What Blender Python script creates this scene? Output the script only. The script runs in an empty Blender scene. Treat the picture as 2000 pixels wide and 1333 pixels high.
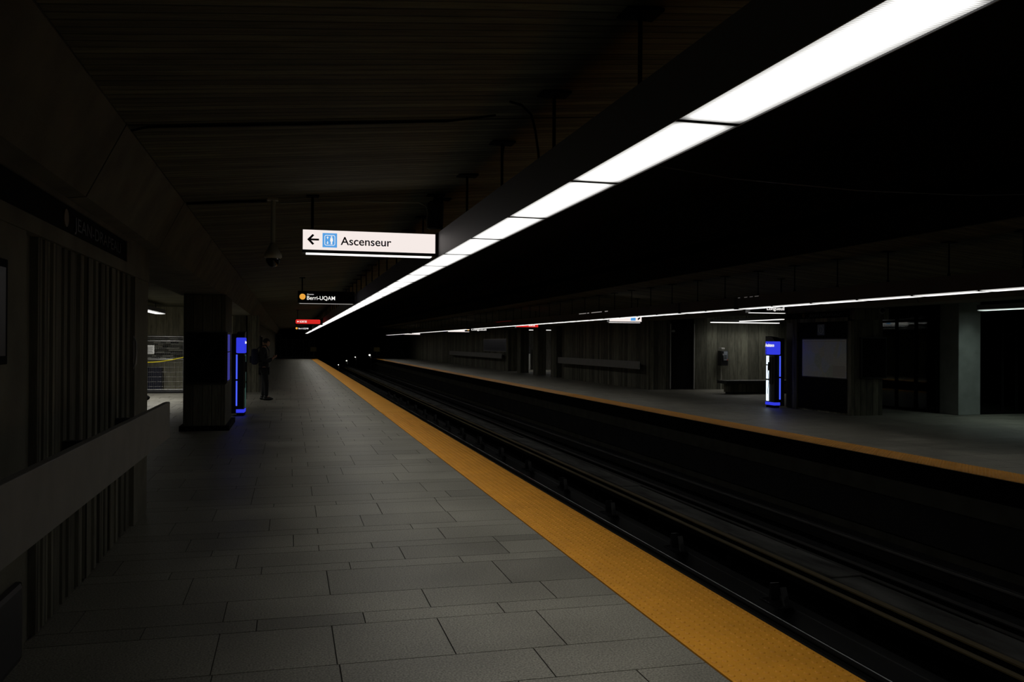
import bpy, bmesh, math, random
from mathutils import Vector, Matrix, Euler
random.seed(7)
S = bpy.context.scene
C = S.collection

# ------------------------------------------------------------------ camera
YAW, PITCH, ROLL, FPX = .2526, .0032, .0059, 1682.56
EYE = Vector((0, 0, 1.6))
fw = Vector((math.sin(YAW)*math.cos(PITCH), math.cos(YAW)*math.cos(PITCH), math.sin(PITCH)))
r0 = Vector((math.cos(YAW), -math.sin(YAW), 0)); u0 = r0.cross(fw)
rt = r0*math.cos(ROLL) + u0*math.sin(ROLL); up = -r0*math.sin(ROLL) + u0*math.cos(ROLL)
cd = bpy.data.cameras.new('camera'); cam = bpy.data.objects.new('camera', cd); C.objects.link(cam)
cd.sensor_width = 36; cd.lens = 36*FPX/2000; cd.clip_start = .05; cd.clip_end = 400
M = Matrix((rt, up, -fw)).transposed().to_4x4(); M.translation = EYE
cam.matrix_world = M
S.camera = cam
# ------------------------------------------------------------------ world, exposure
w = bpy.data.worlds.new('world'); S.world = w; w.use_nodes = True
w.node_tree.nodes['Background'].inputs[0].default_value = (0, 0, 0, 1)
w.node_tree.nodes['Background'].inputs[1].default_value = 0
S.view_settings.view_transform = 'Standard'; S.view_settings.look = 'None'
S.view_settings.exposure = 0; S.view_settings.gamma = 1; S.view_settings.use_curve_mapping = False
LAMP = 1.75          # radiance of the lens panels seen at a flat angle
BEAM_W = 2.6        # watts per metre sent down by the near luminaire
BEAM_W_FAR = .5    # the same, far platform
SPREAD = 88        # degrees, cut-off of the prismatic lens

# ------------------------------------------------------------------ materials
MATS = {}
def newmat(name):
    m = bpy.data.materials.new(name); m.use_nodes = True; m.node_tree.nodes.clear()
    MATS[name] = m
    return m, m.node_tree.nodes, m.node_tree.links
def N(nt, t, **kw):
    n = nt.new(t)
    for k, v in kw.items(): setattr(n, k, v)
    return n
def principled(name, col, rough=.6, metal=0, spec=.5, noise=0, nscale=8, bump=0, bscale=60, stretch=(1, 1, 1)):
    m, ns, ln = newmat(name)
    o = N(ns, 'ShaderNodeOutputMaterial'); p = N(ns, 'ShaderNodeBsdfPrincipled'); ln.new(p.outputs[0], o.inputs[0])
    p.inputs['Base Color'].default_value = (*col, 1); p.inputs['Roughness'].default_value = rough
    p.inputs['Metallic'].default_value = metal; p.inputs['Specular IOR Level'].default_value = spec
    if noise or bump:
        tc = N(ns, 'ShaderNodeTexCoord'); mp = N(ns, 'ShaderNodeMapping'); mp.inputs['Scale'].default_value = stretch
        ln.new(tc.outputs['Object'], mp.inputs[0])
    if noise:
        nz = N(ns, 'ShaderNodeTexNoise'); nz.inputs['Scale'].default_value = nscale; nz.inputs['Detail'].default_value = 6
        ln.new(mp.outputs[0], nz.inputs[0])
        r = N(ns, 'ShaderNodeMapRange'); r.inputs['From Min'].default_value = .3; r.inputs['From Max'].default_value = .7
        r.inputs['To Min'].default_value = 1-noise; r.inputs['To Max'].default_value = 1+noise
        ln.new(nz.outputs[0], r.inputs[0])
        mx = N(ns, 'ShaderNodeMix', data_type='RGBA', blend_type='MULTIPLY'); mx.inputs[0].default_value = 1
        mx.inputs[6].default_value = (*col, 1); ln.new(r.outputs[0], mx.inputs[7]); ln.new(mx.outputs[2], p.inputs['Base Color'])
    if bump:
        nz = N(ns, 'ShaderNodeTexNoise'); nz.inputs['Scale'].default_value = bscale; nz.inputs['Detail'].default_value = 4
        ln.new(mp.outputs[0], nz.inputs[0])
        b = N(ns, 'ShaderNodeBump'); b.inputs['Strength'].default_value = bump; b.inputs['Distance'].default_value = .01
        ln.new(nz.outputs[0], b.inputs['Height']); ln.new(b.outputs[0], p.inputs['Normal'])
    return m
def boards(name, col, axis, pitch, var=.45, groove=.08, rough=.85):
    """concrete cast against boards: each board its own tone, a groove between boards. axis 'wall' = vertical boards, 'ceil' = boards laid across the hall"""
    m, ns, ln = newmat(name)
    o = N(ns, 'ShaderNodeOutputMaterial'); p = N(ns, 'ShaderNodeBsdfPrincipled'); ln.new(p.outputs[0], o.inputs[0])
    p.inputs['Roughness'].default_value = rough; p.inputs['Specular IOR Level'].default_value = .25
    tc = N(ns, 'ShaderNodeTexCoord'); sx = N(ns, 'ShaderNodeSeparateXYZ'); ln.new(tc.outputs['Object'], sx.inputs[0])
    wob = N(ns, 'ShaderNodeTexNoise'); wob.inputs['Scale'].default_value = .6; wob.inputs['Detail'].default_value = 2
    ln.new(tc.outputs['Object'], wob.inputs[0])
    a = N(ns, 'ShaderNodeMath', operation='ADD')
    if axis == 'wall': ln.new(sx.outputs[0], a.inputs[0]); ln.new(sx.outputs[1], a.inputs[1])
    else:
        ln.new(sx.outputs[1], a.inputs[0]); k = N(ns, 'ShaderNodeMath', operation='MULTIPLY'); k.inputs[1].default_value = .06
        ln.new(wob.outputs[0], k.inputs[0]); ln.new(k.outputs[0], a.inputs[1])
    d = N(ns, 'ShaderNodeMath', operation='DIVIDE'); d.inputs[1].default_value = pitch; ln.new(a.outputs[0], d.inputs[0])
    fl = N(ns, 'ShaderNodeMath', operation='FLOOR'); fr = N(ns, 'ShaderNodeMath', operation='FRACT')
    ln.new(d.outputs[0], fl.inputs[0]); ln.new(d.outputs[0], fr.inputs[0])
    wn = N(ns, 'ShaderNodeTexWhiteNoise', noise_dimensions='1D'); ln.new(fl.outputs[0], wn.inputs['W'])
    r = N(ns, 'ShaderNodeMapRange'); r.inputs['To Min'].default_value = 1-var; r.inputs['To Max'].default_value = 1+var
    ln.new(wn.outputs[0], r.inputs[0])
    pp = N(ns, 'ShaderNodeMath', operation='PINGPONG'); pp.inputs[1].default_value = .5; ln.new(fr.outputs[0], pp.inputs[0])
    g = N(ns, 'ShaderNodeMapRange'); g.inputs['From Min'].default_value = 0; g.inputs['From Max'].default_value = groove; ln.new(pp.outputs[0], g.inputs[0])
    mp = N(ns, 'ShaderNodeMapping'); mp.inputs['Scale'].default_value = (6, 6, .9) if axis == 'wall' else (.9, 9, 6)
    ln.new(tc.outputs['Object'], mp.inputs[0])
    nz = N(ns, 'ShaderNodeTexNoise'); nz.inputs['Scale'].default_value = 2.2; nz.inputs['Detail'].default_value = 8; nz.inputs['Roughness'].default_value = .65
    ln.new(mp.outputs[0], nz.inputs[0])
    r2 = N(ns, 'ShaderNodeMapRange'); r2.inputs['From Min'].default_value = .3; r2.inputs['From Max'].default_value = .7
    r2.inputs['To Min'].default_value = .55; r2.inputs['To Max'].default_value = 1.35; ln.new(nz.outputs[0], r2.inputs[0])
    m1 = N(ns, 'ShaderNodeMath', operation='MULTIPLY'); ln.new(r.outputs[0], m1.inputs[0]); ln.new(r2.outputs[0], m1.inputs[1])
    g2 = N(ns, 'ShaderNodeMapRange'); g2.inputs['To Min'].default_value = .35; ln.new(g.outputs[0], g2.inputs[0])
    m2 = N(ns, 'ShaderNodeMath', operation='MULTIPLY'); ln.new(m1.outputs[0], m2.inputs[0]); ln.new(g2.outputs[0], m2.inputs[1])
    mx = N(ns, 'ShaderNodeMix', data_type='RGBA', blend_type='MULTIPLY'); mx.inputs[0].default_value = 1
    mx.inputs[6].default_value = (*col, 1); ln.new(m2.outputs[0], mx.inputs[7]); ln.new(mx.outputs[2], p.inputs['Base Color'])
    h = N(ns, 'ShaderNodeMath', operation='ADD'); ln.new(m1.outputs[0], h.inputs[0]); ln.new(g.outputs[0], h.inputs[1])
    b = N(ns, 'ShaderNodeBump'); b.inputs['Strength'].default_value = .6; b.inputs['Distance'].default_value = .012
    ln.new(h.outputs[0], b.inputs['Height']); ln.new(b.outputs[0], p.inputs['Normal'])
    return m
def emitter(name, col, strength):
    m, ns, ln = newmat(name)
    o = N(ns, 'ShaderNodeOutputMaterial'); e = N(ns, 'ShaderNodeEmission')
    e.inputs[0].default_value = (*col, 1); e.inputs[1].default_value = strength; ln.new(e.outputs[0], o.inputs[0])
    return m
def lamp_diffuser(name, col, strength):
    """ribbed acrylic lens lit by a tube along its middle: dimmer at its rims, fine ribs across"""
    m, ns, ln = newmat(name)
    o = N(ns, 'ShaderNodeOutputMaterial'); e = N(ns, 'ShaderNodeEmission'); e.inputs[0].default_value = (*col, 1); ln.new(e.outputs[0], o.inputs[0])
    tc = N(ns, 'ShaderNodeTexCoord'); sx = N(ns, 'ShaderNodeSeparateXYZ'); ln.new(tc.outputs['Generated'], sx.inputs[0])
    def rim(sock, wdt, lo):
        pp = N(ns, 'ShaderNodeMath', operation='PINGPONG'); pp.inputs[1].default_value = .5; ln.new(sock, pp.inputs[0])
        r = N(ns, 'ShaderNodeMapRange', interpolation_type='SMOOTHSTEP'); r.inputs['From Max'].default_value = wdt
        r.inputs['To Min'].default_value = lo; ln.new(pp.outputs[0], r.inputs[0]); return r.outputs[0]
    a = rim(sx.outputs[0], .26, .26); b = rim(sx.outputs[1], .05, .2)
    so = N(ns, 'ShaderNodeSeparateXYZ'); ln.new(tc.outputs['Object'], so.inputs[0])
    k = N(ns, 'ShaderNodeMath', operation='MULTIPLY'); k.inputs[1].default_value = 2*math.pi/.011; ln.new(so.outputs[1], k.inputs[0])
    s = N(ns, 'ShaderNodeMath', operation='SINE'); ln.new(k.outputs[0], s.inputs[0])
    rs = N(ns, 'ShaderNodeMapRange'); rs.inputs['From Min'].default_value = -1; rs.inputs['To Min'].default_value = .7; rs.inputs['To Max'].default_value = 1.3
    ln.new(s.outputs[0], rs.inputs[0])
    x = a
    for y in (b, rs.outputs[0]):
        q = N(ns, 'ShaderNodeMath', operation='MULTIPLY'); ln.new(x, q.inputs[0]); ln.new(y, q.inputs[1]); x = q.outputs[0]
    q = N(ns, 'ShaderNodeMath', operation='MULTIPLY'); q.inputs[1].default_value = strength*1.25; ln.new(x, q.inputs[0])
    ln.new(q.outputs[0], e.inputs[1])
    return m
def glass(name, tint, fac):
    m, ns, ln = newmat(name)
    o = N(ns, 'ShaderNodeOutputMaterial'); mix = N(ns, 'ShaderNodeMixShader'); t = N(ns, 'ShaderNodeBsdfTransparent'); g = N(ns, 'ShaderNodeBsdfGlossy')
    t.inputs[0].default_value = (*tint, 1); g.inputs['Roughness'].default_value = .03; g.inputs[0].default_value = (.9, 1, .95, 1)
    f = N(ns, 'ShaderNodeFresnel'); f.inputs[0].default_value = 1.5
    ln.new(f.outputs[0], mix.inputs[0]); ln.new(t.outputs[0], mix.inputs[1]); ln.new(g.outputs[0], mix.inputs[2]); ln.new(mix.outputs[0], o.inputs[0])
    return m
def granite(name, col):
    m, ns, ln = newmat(name)
    o = N(ns, 'ShaderNodeOutputMaterial'); p = N(ns, 'ShaderNodeBsdfPrincipled'); ln.new(p.outputs[0], o.inputs[0])
    at = N(ns, 'ShaderNodeAttribute', attribute_name='tone')
    tc = N(ns, 'ShaderNodeTexCoord')
    n1 = N(ns, 'ShaderNodeTexNoise'); n1.inputs['Scale'].default_value = 95; n1.inputs['Detail'].default_value = 3; ln.new(tc.outputs['Object'], n1.inputs[0])
    n2 = N(ns, 'ShaderNodeTexNoise'); n2.inputs['Scale'].default_value = 1.1; n2.inputs['Detail'].default_value = 5; ln.new(tc.outputs['Object'], n2.inputs[0])
    r1 = N(ns, 'ShaderNodeMapRange'); r1.inputs['From Min'].default_value = .3; r1.inputs['From Max'].default_value = .7; r1.inputs['To Min'].default_value = .4; r1.inputs['To Max'].default_value = 1.6
    r2 = N(ns, 'ShaderNodeMapRange'); r2.inputs['From Min'].default_value = .35; r2.inputs['From Max'].default_value = .65; r2.inputs['To Min'].default_value = .8; r2.inputs['To Max'].default_value = 1.15
    ln.new(n1.outputs[0], r1.inputs[0]); ln.new(n2.outputs[0], r2.inputs[0])
    a = N(ns, 'ShaderNodeMath', operation='MULTIPLY'); ln.new(r1.outputs[0], a.inputs[0]); ln.new(r2.outputs[0], a.inputs[1])
    b = N(ns, 'ShaderNodeMath', operation='MULTIPLY'); ln.new(a.outputs[0], b.inputs[0]); ln.new(at.outputs['Fac'], b.inputs[1])
    mx = N(ns, 'ShaderNodeMix', data_type='RGBA', blend_type='MULTIPLY'); mx.inputs[0].default_value = 1
    mx.inputs[6].default_value = (*col, 1); ln.new(b.outputs[0], mx.inputs[7]); ln.new(mx.outputs[2], p.inputs['Base Color'])
    rr = N(ns, 'ShaderNodeMapRange'); rr.inputs['To Min'].default_value = .36; rr.inputs['To Max'].default_value = .58; ln.new(n2.outputs[0], rr.inputs[0]); ln.new(rr.outputs[0], p.inputs['Roughness'])
    p.inputs['Specular IOR Level'].default_value = .4
    bp = N(ns, 'ShaderNodeBump'); bp.inputs['Strength'].default_value = .25; bp.inputs['Distance'].default_value = .003; ln.new(n1.outputs[0], bp.inputs['Height']); ln.new(bp.outputs[0], p.inputs['Normal'])
    return m

GRAN = granite('granite_paving', (.170, .163, .134))
GROUT = principled('grout', (.03, .028, .022), .9)
YEL = principled('yellow_tactile', (.60, .255, .010), .6, noise=.08, nscale=3)
NOSE = principled('dark_nosing', (.006, .006, .006), .8, spec=.1)
CONC_W = boards('board_formed_concrete', (.125, .12, .088), 'wall', .16)
CONC_C = boards('board_formed_soffit', (.115, .110, .070), 'ceil', .085, var=.35, groove=.14)
CONC_S = principled('smooth_concrete', (.13, .125, .095), .85, spec=.2, noise=.25, nscale=2.5, bump=.2)
CONC_G = principled('grey_concrete_column', (.24, .26, .24), .8, spec=.2, noise=.15, nscale=3, bump=.15)
GREYB = principled('grey_board_face', (.16, .155, .14), .6, noise=.1, nscale=5)
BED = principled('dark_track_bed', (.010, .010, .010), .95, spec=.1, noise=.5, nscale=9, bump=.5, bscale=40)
DUST = principled('dusty_concrete_strip', (.14, .14, .13), .9, spec=.2, noise=.55, nscale=4, bump=.6, bscale=20, stretch=(1, .25, 1))
PADM = principled('tyre_running_pad', (.09, .09, .09), .6, noise=.4, nscale=3, stretch=(1, .1, 1))
RUST = principled('rusty_guide_bar', (.20, .15, .058), .7, noise=.4, nscale=6, stretch=(1, .2, 1), bump=.2)
DARKR = principled('dark_guide_bar', (.02, .018, .014), .8)
STEEL = principled('polished_steel_rail', (.6, .6, .6), .28, metal=1)
INSUL = principled('insulator_grey', (.09, .09, .09), .5)
HOUSING = principled('lamp_housing_paint', (.16, .16, .165), .55)
BLACK = principled('black_paint', (.008, .008, .009), .45)
BLACKM = principled('matt_black', (.004, .004, .004), .9, spec=.1)
GLOSSB = principled('black_glass', (.004, .004, .005), .08)
DARKM = principled('dark_grey_metal', (.03, .03, .032), .45, metal=.3)
GALV = principled('galvanised_steel', (.35, .35, .34), .45, metal=.7)
PIPE = principled('pale_painted_pipe', (.42, .42, .35), .6)
PALE = principled('pale_plastic', (.35, .35, .33), .5)
LETT = principled('dull_grey_letters', (.03, .033, .036), .5)
YDISC = principled('ochre_disc', (.12, .08, .012), .6)
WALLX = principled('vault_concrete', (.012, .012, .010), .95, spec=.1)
LAMPM = lamp_diffuser('lamp_lens', (1, .985, .95), LAMP)
LAMPG = lamp_diffuser('lamp_lens_cool', (.86, 1, .93), LAMP*.9)
LAMPF = emitter('far_lamp_lens', (1, .99, .95), LAMP)
SIGNW = emitter('sign_white_face', (1, .90, .86), .92)
SIGNT = emitter('sign_under_tube', (1, .97, .95), 1.5)
SIGNK = principled('sign_black_print', (.006, .005, .006), .6)
SIGNL = emitter('sign_white_letters', (1, .97, .93), .95)
SIGNR = emitter('sign_red_face', (.75, .025, .02), .85)
SIGNO = emitter('sign_orange_disc', (1, .45, .06), .8)
SIGNB = emitter('sign_blue_square', (.10, .38, .84), .9)
THINL = emitter('sign_underline', (.55, .53, .5), .6)
BLUEL = emitter('blue_lit_panel', (.042, .058, 1), .72)
DIMG = emitter('green_reflection_pane', (.10, .22, .18), .25)  # greenish reflection in glass, put in as a faint glow
BLUES = emitter('blue_tube', (.07, .12, 1), 1.0)
WHITEL = emitter('white_lit_pane', (.75, .88, 1), 1.4)
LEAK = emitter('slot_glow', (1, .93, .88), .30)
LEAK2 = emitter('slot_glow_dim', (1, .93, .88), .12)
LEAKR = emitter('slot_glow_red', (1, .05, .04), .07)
LAMPT = emitter('dim_lobby_lens', (.9, 1, .96), .8)
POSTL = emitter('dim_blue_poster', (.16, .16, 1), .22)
TRACKL = emitter('trackside_lamp_lens', (1, .97, .85), 3.0)
GLASS = glass('tinted_glass', (.55, .68, .60), .1)
SKIN = principled('skin', (.32, .17, .11), .55)
HAIR = principled('dark_hair', (.012, .009, .007), .6)
COAT = principled('black_coat_fabric', (.009, .009, .011), .9, noise=.2, nscale=20)
TROU = principled('black_trouser_fabric', (.007, .007, .009), .9)
SHOE = principled('black_shoe_leather', (.006, .006, .006), .5)
BAGM = principled('navy_backpack_fabric', (.009, .013, .045), .85)
MAPM = None

# ------------------------------------------------------------------ mesh helpers
def bx(bm, x0, x1, y0, y1, z0, z1, bevel=0):
    r = bmesh.ops.create_cube(bm, size=1)
    for v in r['verts']:
        v.co = Vector(((x0+x1)/2+v.co.x*(x1-x0), (y0+y1)/2+v.co.y*(y1-y0), (z0+z1)/2+v.co.z*(z1-z0)))
    if bevel:
        es = list({e for v in r['verts'] for e in v.link_edges})
        bmesh.ops.bevel(bm, geom=es, offset=bevel, segments=2, affect='EDGES', profile=.5)
def cyl(bm, p0, p1, r0_, r1_=None, n=14, caps=True):
    p0, p1 = Vector(p0), Vector(p1); r1_ = r0_ if r1_ is None else r1_
    d = p1-p0; q = d.to_track_quat('Z', 'Y').to_matrix().to_4x4(); q.translation = (p0+p1)/2
    bmesh.ops.create_cone(bm, cap_ends=caps, segments=n, radius1=r0_, radius2=r1_, depth=d.length, matrix=q)
def tube(bm, pts, r, n=8):
    rings = []
    pts = [Vector(p) for p in pts]
    for i, p in enumerate(pts):
        d = (pts[min(i+1, len(pts)-1)]-pts[max(i-1, 0)]).normalized()
        q = d.to_track_quat('Z', 'Y').to_matrix()
        rings.append([bm.verts.new(p+q@Vector((r*math.cos(2*math.pi*k/n), r*math.sin(2*math.pi*k/n), 0))) for k in range(n)])
    for a, b in zip(rings, rings[1:]):
        for k in range(n): bm.faces.new((a[k], a[(k+1) % n], b[(k+1) % n], b[k]))
    bm.faces.new(rings[0][::-1]); bm.faces.new(rings[-1])
def lathe(bm, prof, c, n=20):
    rings = []
    for r, z in prof:
        rings.append([bm.verts.new((c[0]+r*math.cos(2*math.pi*k/n), c[1]+r*math.sin(2*math.pi*k/n), c[2]+z)) for k in range(n)])
    for a, b in zip(rings, rings[1:]):
        for k in range(n): bm.faces.new((a[k], a[(k+1) % n], b[(k+1) % n], b[k]))
    bm.faces.new(rings[0][::-1]); bm.faces.new(rings[-1])
def extrude_profile(bm, prof, y0, y1):
    """prof: closed (x,z) polygon, extruded along the tracks"""
    a = [bm.verts.new((x, y0, z)) for x, z in prof]; b = [bm.verts.new((x, y1, z)) for x, z in prof]
    n = len(prof)
    for k in range(n): bm.faces.new((a[k], a[(k+1) % n], b[(k+1) % n], b[k]))
    bm.faces.new(a[::-1]); bm.faces.new(b)
def prism(bm, poly, o, ux, uy, depth):
    """flat polygon (list of 2D) given thickness: o origin, ux/uy axes, depth vector"""
    o, ux, uy, depth = Vector(o), Vector(ux), Vector(uy), Vector(depth)
    a = [bm.verts.new(o+ux*p[0]+uy*p[1]) for p in poly]; b = [bm.verts.new(v.co+depth) for v in a]
    n = len(poly)
    for k in range(n): bm.faces.new((a[k], a[(k+1) % n], b[(k+1) % n], b[k]))
    bm.faces.new(a[::-1]); bm.faces.new(b)
def wpos(p):
    v = Vector((0, 0, 0))
    while p is not None: v = v+p.location; p = p.parent
    return v
def pt(t, name):                                    # the named part of a thing
    return next(c for c in t.children if c.name.split('.')[0] == name)
def obj(name, bm, mat, parent=None, smooth=False):
    bmesh.ops.recalc_face_normals(bm, faces=bm.faces)
    me = bpy.data.meshes.new(name); bm.to_mesh(me); bm.free()
    me.materials.append(mat)
    if smooth:
        for p in me.polygons: p.use_smooth = True
    o = bpy.data.objects.new(name, me); C.objects.link(o)
    if parent is not None:
        me.transform(Matrix.Translation(-wpos(parent))); o.parent = parent
    return o
def sub(name, bm, mat, part, smooth=False):
    o = obj(name, bm, mat, None, smooth); o.data.transform(Matrix.Translation(-part.parent.location)); o.parent = part
    return o
def tag(o, label, cat, group=None, kind=None):
    o['label'] = label; o['category'] = cat
    if group: o['group'] = group
    if kind: o['kind'] = kind
    return o
def thing(name, label, cat, loc=(0, 0, 0), group=None):
    o = bpy.data.objects.new(name, None); o.empty_display_size = .2; C.objects.link(o); o.location = loc
    return tag(o, label, cat, group)
def struct(name, bm, mat):
    o = obj(name, bm, mat); o['kind'] = 'structure'; return o
def BM(): return bmesh.new()
def box(name, mat, parent, *a, **k):
    bm = BM(); bx(bm, *a, **k); return obj(name, bm, mat, parent)
def text(name, s, mat, parent, origin, right, upv, height, width=None, bold=0, depth=.003):
    """letters as flat-fronted mesh: origin = lower left, right/upv = unit axes"""
    cu = bpy.data.curves.new(name, 'FONT'); cu.body = s; cu.size = 1; cu.extrude = .5; cu.offset = bold
    t = bpy.data.objects.new(name, cu); C.objects.link(t)
    dg = bpy.context.evaluated_depsgraph_get(); dg.update()
    me = bpy.data.meshes.new_from_object(t.evaluated_get(dg)); bpy.data.objects.remove(t)
    xs = [v.co.x for v in me.vertices]; ys = [v.co.y for v in me.vertices]
    capk = .729                                    # cap height of the built-in face
    sy = height/capk; sx = sy if width is None else width/(max(xs)-min(xs))
    R, U = Vector(right), Vector(upv); Nn = R.cross(U); x0 = min(xs)
    for v in me.vertices:
        c = v.co.copy(); v.co = Vector(origin)+R*(c.x-x0)*sx+U*c.y*sy+Nn*(c.z)*depth
    me.materials.clear(); me.materials.append(mat)
    o = bpy.data.objects.new(name, me); C.objects.link(o)
    if parent is not None:
        me.transform(Matrix.Translation(-wpos(parent))); o.parent = parent
    return o

# ------------------------------------------------------------------ paving
EDGE_L, EDGE_R = 2.69, 8.27       # platform edges
Y_END = 91.0
def paving(name, x0, x1, y0, y1, rows, joints, seed):
    rnd = random.Random(seed); bm = BM(); lay = bm.loops.layers.float.new('tone')
    ys = list(rows)
    while ys[-1] < y1: ys.append(ys[-1]+rnd.choice((.2, .2, .4, .4, .6)))
    ys[-1] = y1
    while ys[0] > y0: ys.insert(0, ys[0]-rnd.choice((.2, .4, .6)))
    ys[0] = max(ys[0], y0-.6)
    def known(a):
        for k, v in joints.items():
            if abs(k-a) < .03: return list(v)
        return [round(.04+.2*rnd.randint(-3, 7), 2)]
    rt_row = BM()
    for a, b in zip(ys, ys[1:]):
        js = sorted(known(a)); g = .0035 if a < 16 else .005
        while js[-1] < x1: js.append(js[-1]+rnd.choice((.6, .6, .8, 1.0)))
        while js[0] > x0: js.insert(0, js[0]-rnd.choice((.6, .6, .8, 1.0)))
        js = [x0]+[j for j in js if x0+.08 < j < x1-.08]+[x1]
        for p, q in zip(js, js[1:]):
            vs = [bm.verts.new(c) for c in ((p+g, a+g, 0), (q-g, a+g, 0), (q-g, b-g, 0), (p+g, b-g, 0))]
            lo = [bm.verts.new((v.co.x, v.co.y, -.03)) for v in vs]
            t = rnd.gauss(1, .075)
            if abs(a-5.58) < .03 and p > 1.4 and x0 < 0 and q > 1.9: t = .78
            fs = [bm.faces.new(vs)] + [bm.faces.new((vs[k], lo[k], lo[(k+1) % 4], vs[(k+1) % 4])) for k in range(4)]
            for f in fs:
                for l in f.loops: l[lay] = t
    return struct(name, bm, GRAN)
ROWS = [3.35, 3.955, 4.364, 4.97, 5.177, 5.578, 6.178, 6.378, 6.777, 6.966, 7.39, 7.60, 8.09, 8.67, 8.85, 9.23, 9.83]
JOINTS = {3.35: (1.66,), 3.955: (1.25,), 4.364: (.24, .84), 4.97: (-.17, .43, 1.25), 5.177: (-.36, .84), 5.578: (-.62, .26, 1.45),
          6.178: (-.18, .43, 1.24), 6.378: (-.36, .84), 6.777: (-.56, .23, .64), 6.966: (-.76, .04, 1.25), 7.39: (.24, 1.04),
          7.60: (-.16, .64, 1.46), 8.09: (-.66, .25, .85), 8.67: (.46,), 8.85: (-.36, .84), 9.23: (.24, 1.45)}
paving('floor', -8.6, 2.04, -1.5, Y_END, ROWS, JOINTS, 3)
paving('floor', 8.88, 36, -1.5, Y_END, [5.0], {}, 9)
bm = BM(); bx(bm, -8.6, EDGE_L-.03, -1.5, Y_END, -.25, -.006); struct('floor', bm, GROUT)
bm = BM(); bx(bm, EDGE_R+.03, 36, -1.5, Y_END, -.25, -.006); struct('floor', bm, GROUT)

def tactile(x0, x1, y0, y1, ydome0, ydome1, label):
    bm = BM(); bx(bm, x0, x1, y0, y1, -.02, .004)
    pitch = .061; nx = 10; step = (x1-x0)/nx
    y = ydome0
    prof = ((.0175, .004), (.015, .0075), (.010, .0095))
    while y < ydome1:
        for k in range(nx):
            cx = x0+step*(k+.5); rings = []
            for r, z in prof:
                rings.append([bm.verts.new((cx+r*math.cos(math.pi*j/4), y+r*math.sin(math.pi*j/4), z)) for j in range(8)])
            for a, b in zip(rings, rings[1:]):
                for j in range(8): bm.faces.new((a[j], a[(j+1) % 8], b[(j+1) % 8], b[j]))
            bm.faces.new(rings[-1])
        y += pitch
    return tag(obj('tactile_paving', bm, YEL), label, 'tactile paving')
tactile(2.045, 2.66, -1.0, Y_END, 2.6, 20, 'yellow tactile warning strip along the near platform edge, lower right of the picture')
tactile(8.30, 8.875, 2.0, Y_END, 7.4, 26, 'yellow tactile warning strip along the far platform edge across the tracks')
# dark edge nosings + platform bodies
for s, e in ((1, EDGE_L), (-1, EDGE_R)):
    bm = BM(); bx(bm, min(e-.03*s, e), max(e-.03*s, e), -1.5, Y_END, -.28, 0)
    tag(obj('platform_nosing', bm, NOSE), 'thin black rubber nosing along the %s platform edge' % ('near' if s > 0 else 'far'), 'edge nosing')
bm = BM(); bx(bm, EDGE_L-.6, EDGE_L-.25, -1.5, Y_END, -1.3, -.25); struct('wall_platform_left', bm, CONC_S)
bm = BM(); bx(bm, EDGE_R+.08, EDGE_R+.45, -1.5, Y_END, -1.3, -.25)
struct('wall_platform_right', bm, CONC_S)
bm = BM(); bx(bm, EDGE_R-.02, EDGE_R+.075, -1.5, Y_END, -1.05, -.55, bevel=.01)
tag(obj('cable_ledge', bm, principled('ledge_concrete', (.035, .035, .033), .9, noise=.3, nscale=2)), 'dark concrete cable ledge on the wall under the far platform edge', 'ledge')

# ------------------------------------------------------------------ track bed
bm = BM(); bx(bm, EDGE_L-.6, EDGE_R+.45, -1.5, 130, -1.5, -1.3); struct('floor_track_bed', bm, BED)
bm = BM()
yy = -1.5; rnd = random.Random(5)
while yy < 100:                                     # uneven, chipped surface of the strip between the tracks
    L_ = rnd.uniform(.8, 2.2); h = rnd.uniform(-.01, .01); e = rnd.uniform(-.02, .02)
    bx(bm, 5.51, 5.87+e*.8, yy, yy+L_, -.93, -.83+h, bevel=.008); yy += L_
t = thing('concrete_strip', 'dusty grey concrete strip running between the two tracks', 'concrete strip', (5.7, 0, -1.3)); obj('top', bm, DUST, t)
box('base', BLACKM, t, 5.56, 5.80, -1.5, 99, -1.3, -.93)  # shade in the recess under the slab put into the black colour
RAILP = [(-.06, 0), (.06, 0), (.06, .012), (.012, .03), (.012, .11), (.034, .12), (.034, .137), (.016, .15), (-.016, .15), (-.034, .137), (-.034, .12), (-.012, .11), (-.012, .03), (-.06, .012)]
def rail(x, label, STEEL=STEEL):
    t = thing('steel_rail', label, 'rail', (x, 0, -1.3))
    bm = BM(); extrude_profile(bm, [(x+a, -1.25+b) for a, b in RAILP], -1.5, 110); obj('rail_body', bm, DARKR, t)
    if STEEL is not DARKR: box('polished_edge', STEEL, t, x-.006, x+.006, -1.5, 110, -1.101, -1.0985)
rail(4.70, 'polished steel rail gleaming as a thin bright line beside the near yellow strip')
rail(6.26, 'dull steel rail of the far track, nearest to the middle strip', DARKR); rail(7.68, 'dull steel rail of the far track under the far platform edge', DARKR)
for x, lab in ((5.13, 'dark tyre running pad beside the polished rail of the near track'),
               (5.98+.2, None), (7.95, 'tyre running pad under the far platform edge')):
    if lab is None: continue
    bm = BM(); bx(bm, x-(.07 if x < 6 else .13), x+(.07 if x < 6 else .13), -1.5, 90.9, -1.3, -1.12, bevel=.01)
    tag(obj('running_pad', bm, PADM), lab, 'running pad')
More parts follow.
